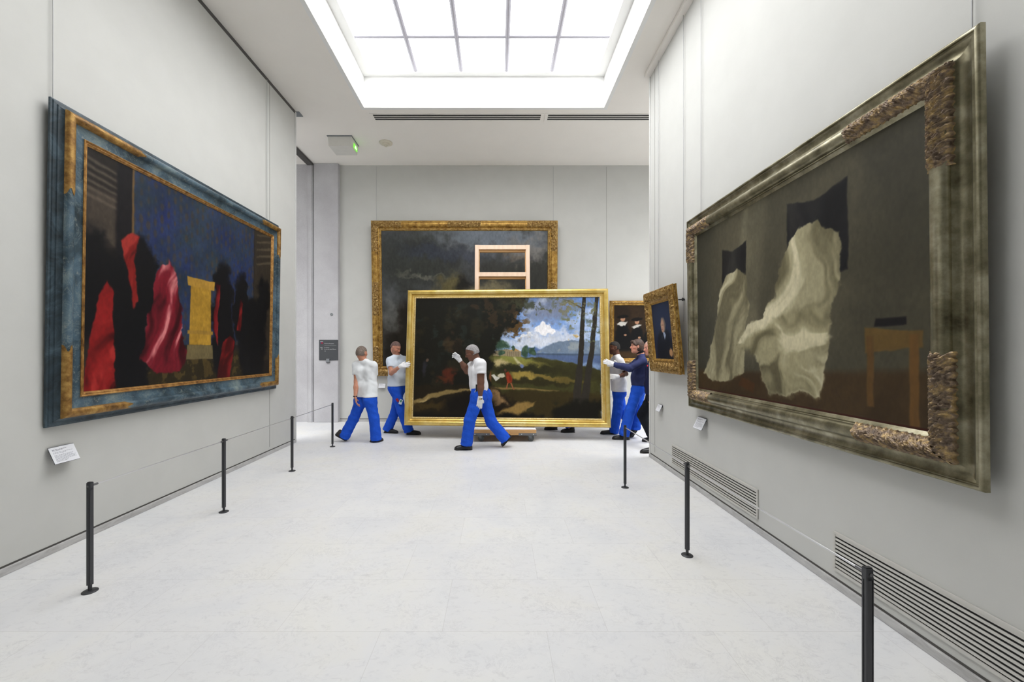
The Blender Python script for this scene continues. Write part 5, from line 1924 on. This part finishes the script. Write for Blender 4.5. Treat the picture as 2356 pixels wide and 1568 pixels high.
# ---------- the man seen from behind, walking away to the right
Y = 6.98
J = dict(bodyfwd=(.35, .94, 0), neck=A(837, 828, Y), waist=A(844, 888, Y), hem=A(844, 912, Y), belt=A(844, 900, Y),
         shL=A(820, 840, 7.0), elL=A(820, 877, 6.94), wrL=A(817.5, 913, 6.80),
         shR=A(859, 841, 6.93), elR=A(862, 876, 7.05), wrR=A(854, 884, 7.28),
         hpL=A(831, 921, 7.03), knL=A(814, 962, 7.0), anL=A(794, 1000, 6.98), heelL=A(772, 999, 6.95), toeL=A(799, 1014, 7.02),
         hpR=A(852, 921, 6.94), knR=A(861, 964, 6.92), anR=A(865, 1005, 6.94), heelR=G(852, 6.94), toeR=G(882, 7.06))
J['toeL'][2] = 0.012
bm_, bo_ = person('walker', 'man in pale t-shirt and blue trousers seen from behind, on the left', J,
                  dict(c=A(832.5, 812, 6.98), face=(.42, .90, -.12)),
                  dict(skin=(196, 138, 112), seed=2.2, scalp=(150, 120, 104),
                       hair=dict(m='hair_crop', t=.003, nf=.45, nu=.80, o=.014, side=-.05),
                       top=dict(name='t_shirt', m='tee_pale', sleeve=.58, rc=.112, rw=.106, ww=.068, rh=.112),
                       legs=dict(m='work_blue', rb=.112, rt=.100, rk=.084, ra=.092, pocket=False, cuff=.05), shoe='shoe_brown',
                       handL=dict(d=(.16, .05, -1), p=(.9, .4, 0), t=-1, c=(.30, .35, .4, .45)),
                       handR=dict(d=(-.5, .6, .2), p=(-.4, -.4, 0), t=1, c=(.4, .4, .4, .4))))
wb = MB()
wc = A(817.3, 911, 6.803) - bo_
wb.lathe(wc, [(.032, -.012), (.034, -.009), (.034, .006), (.032, .009)], 20)
wt = wb.build('wrist_strap', MT['leather'], bm_, True)

# ---------- the man steadying the left edge of the moving painting
Y = 7.62
J = dict(bodyfwd=(.80, -.60, 0), neck=A(913, 816, Y), waist=A(914, 868, Y), hem=A(914, 887, Y), belt=A(914, 876, Y),
         shR=A(897, 830, 7.50), elR=A(900, 858, 7.42), wrR=A(921, 842, 7.27),
         shL=A(930, 828, 7.74), elL=A(937, 858, 7.70), wrL=A(945, 848, 7.56),
         hpR=A(908, 893, 7.55), knR=A(924, 944, 7.52), anR=A(939, 986, 7.56), heelR=G(936, 7.58), toeR=G(969, 7.56),
         hpL=A(919, 893, 7.68), knL=A(909, 948, 7.74), anL=A(893, 984, 7.74), heelL=G(884, 7.70), toeL=G(916, 7.66))
hm_, ho_ = person('carrier', 'man in a pale blue t-shirt holding the left edge of the gold framed landscape', J,
                  dict(c=A(910.5, 800, 7.60), face=(.84, -.46, -.46)),
                  dict(skin=(198, 142, 118), seed=3.1, beard=.35, scalp=(110, 86, 76),
                       hair=dict(m='hair_dark', t=.0025, nf=.42, nu=.85, o=.042, side=-.01),
                       top=dict(name='t_shirt', m='tee_blue', sleeve=.50, rc=.114, rw=.106, ww=.064, rh=.108),
                       legs=dict(m='work_blue', rb=.110, rt=.098, rk=.084, ra=.090, pocket=False, cuff=.05),
                       handR=dict(d=(1, .06, .22), p=(.10, 1, -.1), t=1, c=(.24, .28, .30, .34), s=2.0, glove=True),
                       handL=dict(d=(.8, -.4, .2), p=(0, -1, 0), t=-1, c=(.2, .2, .2, .2), glove=True)))
bd1 = local_box('badge', MT['badge_red'], hm_, ho_, A(914.5, 920, 7.42), .022, .003, .034, Matrix.Rotation(-.6, 4, 'Y'), .002)
bd2 = local_box('badge', MT['badge_white'], hm_, ho_, A(922, 924, 7.41), .028, .003, .046, Matrix.Rotation(.35, 4, 'Y'), .003)
local_box('badge_print', MT['badge_green'], bd2, ho_, A(922.5, 922, 7.405), .015, .002, .022, Matrix.Rotation(.35, 4, 'Y'), .001)

# ---------- right edge: the man in white behind the frame
Y = 7.60
J = dict(bodyfwd=(-1, -.1, 0), neck=A(1419, 817, Y), waist=A(1424, 876, Y), hem=A(1424, 899, Y), belt=A(1424, 886, Y),
         shL=A(1427, 831, 7.43), elL=A(1440, 860, 7.38), wrL=A(1421, 866, 7.17),
         shR=A(1413, 829, 7.77), elR=A(1404, 857, 7.80), wrR=A(1396, 848, 7.66),
         hpL=A(1424, 904, 7.52), knL=A(1420, 948, 7.50), anL=A(1413, 988, 7.58), heelL=G(1416, 7.62), toeL=G(1381, 7.60),
         hpR=A(1423, 904, 7.68), knR=A(1432, 946, 7.72), anR=A(1451, 976, 7.76), heelR=A(1461, 974, 7.80), toeR=A(1444, 993, 7.78))
J['toeR'][2] = 0.012
person('carrier', 'man in white t-shirt half hidden behind the right edge of the landscape painting', J,
       dict(c=A(1413, 800, 7.59), face=(-1, -.10, -.12)),
       dict(skin=(104, 68, 52), seed=4.4, scalp=(52, 40, 36), beard=.3,
            hair=dict(m='hair_black', t=.003, nf=.42, nu=.85, o=.030, side=-.03),
            top=dict(name='t_shirt', m='tee_white', sleeve=.72, rc=.116, rw=.112, ww=.055, rh=.114),
            legs=dict(m='work_blue', rb=.110, rt=.098, rk=.084, ra=.088, pocket=False, cuff=.045),
            handL=dict(d=(-1, -.18, .02), p=(-.18, 1, 0), t=1, c=(.18, .2, .22, .25), glove=True),
            handR=dict(d=(-.8, -.3, .2), p=(0, -1, 0), t=1, c=(.2, .2, .2, .2), glove=True)))

# ---------- right edge: the man in navy pushing the frame
Y = 7.12
J = dict(bodyfwd=(-1, -.08, 0), neck=A(1475, 815, Y), waist=A(1471, 868, Y), hem=A(1471, 885, Y), belt=A(1471, 876, Y),
         shL=A(1479, 831, 6.95), elL=A(1449, 847, 6.87), wrL=A(1411.5, 838, 6.99),
         shR=A(1470, 829, 7.29), elR=A(1449, 845, 7.24), wrR=A(1421, 839, 7.31),
         hpL=A(1468, 894, 7.04), knL=A(1450, 944, 7.02), anL=A(1437, 994, 7.10), heelL=G(1448, 7.14), toeL=G(1408, 7.16),
         hpR=A(1471, 894, 7.20), knR=A(1466, 946, 7.22), anR=A(1462, 980, 7.24), heelR=A(1470, 978, 7.28), toeR=A(1449, 1000, 7.24))
J['toeR'][2] = 0.012
person('carrier', 'brown haired man in a navy shirt pushing the right edge of the landscape painting', J,
       dict(c=A(1465.5, 797, 7.10), face=(-1, .05, .02)),
       dict(skin=(210, 152, 130), seed=5.3,
            hair=dict(m='hair_brown', t=.014, nf=.55, nu=.70, o=-.004, side=-.085, fringe=True, amp=.0018),
            top=dict(name='shirt', m='navy', sleeve=1.0, rc=.116, rw=.108, ww=.060, rh=.110, collar='black_cloth', amp=.0055),
            legs=dict(m='work_blue', rb=.110, rt=.100, rk=.086, ra=.092, pocket=False, cuff=.05),
            handL=dict(d=(-1, .08, .38), p=(.05, 1, .15), t=1, c=(.2, .22, .25, .28), glove=True),
            handR=dict(d=(-.9, .1, .2), p=(0, -1, 0), t=1, c=(.2, .2, .2, .2), glove=True)))

# ---------- right edge: the man in dark clothes coming round the wall end
Y = 6.62
J = dict(bodyfwd=(-1, -.05, 0), neck=A(1506, 818, Y), waist=A(1504, 882, Y), hem=A(1504, 906, Y), belt=A(1504, 890, Y),
         shL=A(1508, 834, 6.45), elL=A(1507, 872, 6.40), wrL=A(1503, 906, 6.38),
         shR=A(1502, 834, 6.79), elR=A(1500, 872, 6.83), wrR=A(1494, 902, 6.80),
         hpL=A(1506, 912, 6.53), knL=A(1508, 965, 6.42), anL=A(1507, 1026, 6.26), heelL=G(1512, 6.20), toeL=G(1473, 6.19),
         hpR=A(1503, 912, 6.71), knR=A(1479, 954, 6.82), anR=A(1500, 1000, 6.96), heelR=G(1512, 6.985), toeR=G(1477, 6.975))
dm, do_ = person('carrier', 'man in dark navy clothes and black trousers half hidden behind the right wall end', J,
                 dict(c=A(1495.5, 800, 6.61), face=(-1, -.25, -.15)),
                 dict(skin=(206, 148, 128), seed=6.1, scalp=(176, 150, 138),
                      hair=dict(m='hair_silver', t=.002, nf=.85, nu=.45, o=.02, side=-.05),
                      top=dict(name='jacket', m='navy_dark', sleeve=1.0, rc=.118, rw=.116, ww=.062, rh=.118),
                      legs=dict(m='black_cloth', rb=.112, rt=.104, rk=.090, ra=.082, pocket=False, cuff=.03),
                      handL=dict(d=(-.15, 0, -1), p=(-.2, 1, 0), t=1, c=(.3, .35, .4, .4)),
                      handR=dict(d=(-.15, 0, -1), p=(-.2, -1, 0), t=-1, c=(.3, .35, .4, .4))))
local_box('red_pin', MT['red'], dm, do_, A(1489.5, 841, 6.44), .006, .010, .012, None, .003)

# ---------- the worker behind the painting, only his shoes show below the frame
Y = 7.92
J = dict(bodyfwd=(-1, 0, 0), neck=A(1296, 814, Y), waist=A(1298, 868, Y), hem=A(1298, 886, Y), belt=A(1298, 876, Y),
         shL=A(1298, 830, 7.76), elL=A(1292, 856, 7.72), wrL=A(1272, 852, 7.66),
         shR=A(1294, 830, 8.08), elR=A(1288, 856, 8.12), wrR=A(1270, 852, 8.0),
         hpL=A(1298, 890, 7.84), knL=A(1300, 938, 7.80), anL=A(1311, 980, 7.76), heelL=G(1322, 7.76), toeL=G(1290, 7.75),
         hpR=A(1297, 890, 8.0), knR=A(1282, 936, 8.02), anR=A(1274, 975, 8.03), heelR=G(1282, 8.03), toeR=G(1252, 8.02))
person('carrier', 'person behind the landscape painting, only dark shoes showing right of the dolly', J,
       dict(c=A(1290, 799, Y), face=(-1, -.05, -.1)),
       dict(skin=(190, 138, 114), seed=7.7, vox=.012,
            hair=dict(m='hair_brown', t=.006, nf=.5, nu=.7, o=.015, side=-.05),
            top=dict(name='t_shirt', m='tee_white', sleeve=.55, rc=.112, rw=.108, ww=.06, rh=.11),
            legs=dict(m='work_blue', rb=.11, rt=.098, rk=.084, ra=.088, cuff=.02),
            handL=dict(d=(-1, -.1, .1), p=(0, -1, 0), t=-1, c=(.2, .2, .2, .2)),
            handR=dict(d=(-1, -.1, .1), p=(0, -1, 0), t=1, c=(.2, .2, .2, .2))))

# ================================================================== light and view
w = bpy.data.worlds.new('world')
SC.world = w
w.use_nodes = True
w.node_tree.nodes['Background'].inputs['Color'].default_value = (0.9, 0.95, 1.0, 1)
w.node_tree.nodes['Background'].inputs['Strength'].default_value = 0.3
SC.view_settings.view_transform = 'Standard'
SC.view_settings.look = 'None'
SC.view_settings.exposure = 0.1
SC.view_settings.gamma = 1.0
SC.view_settings.use_curve_mapping = False
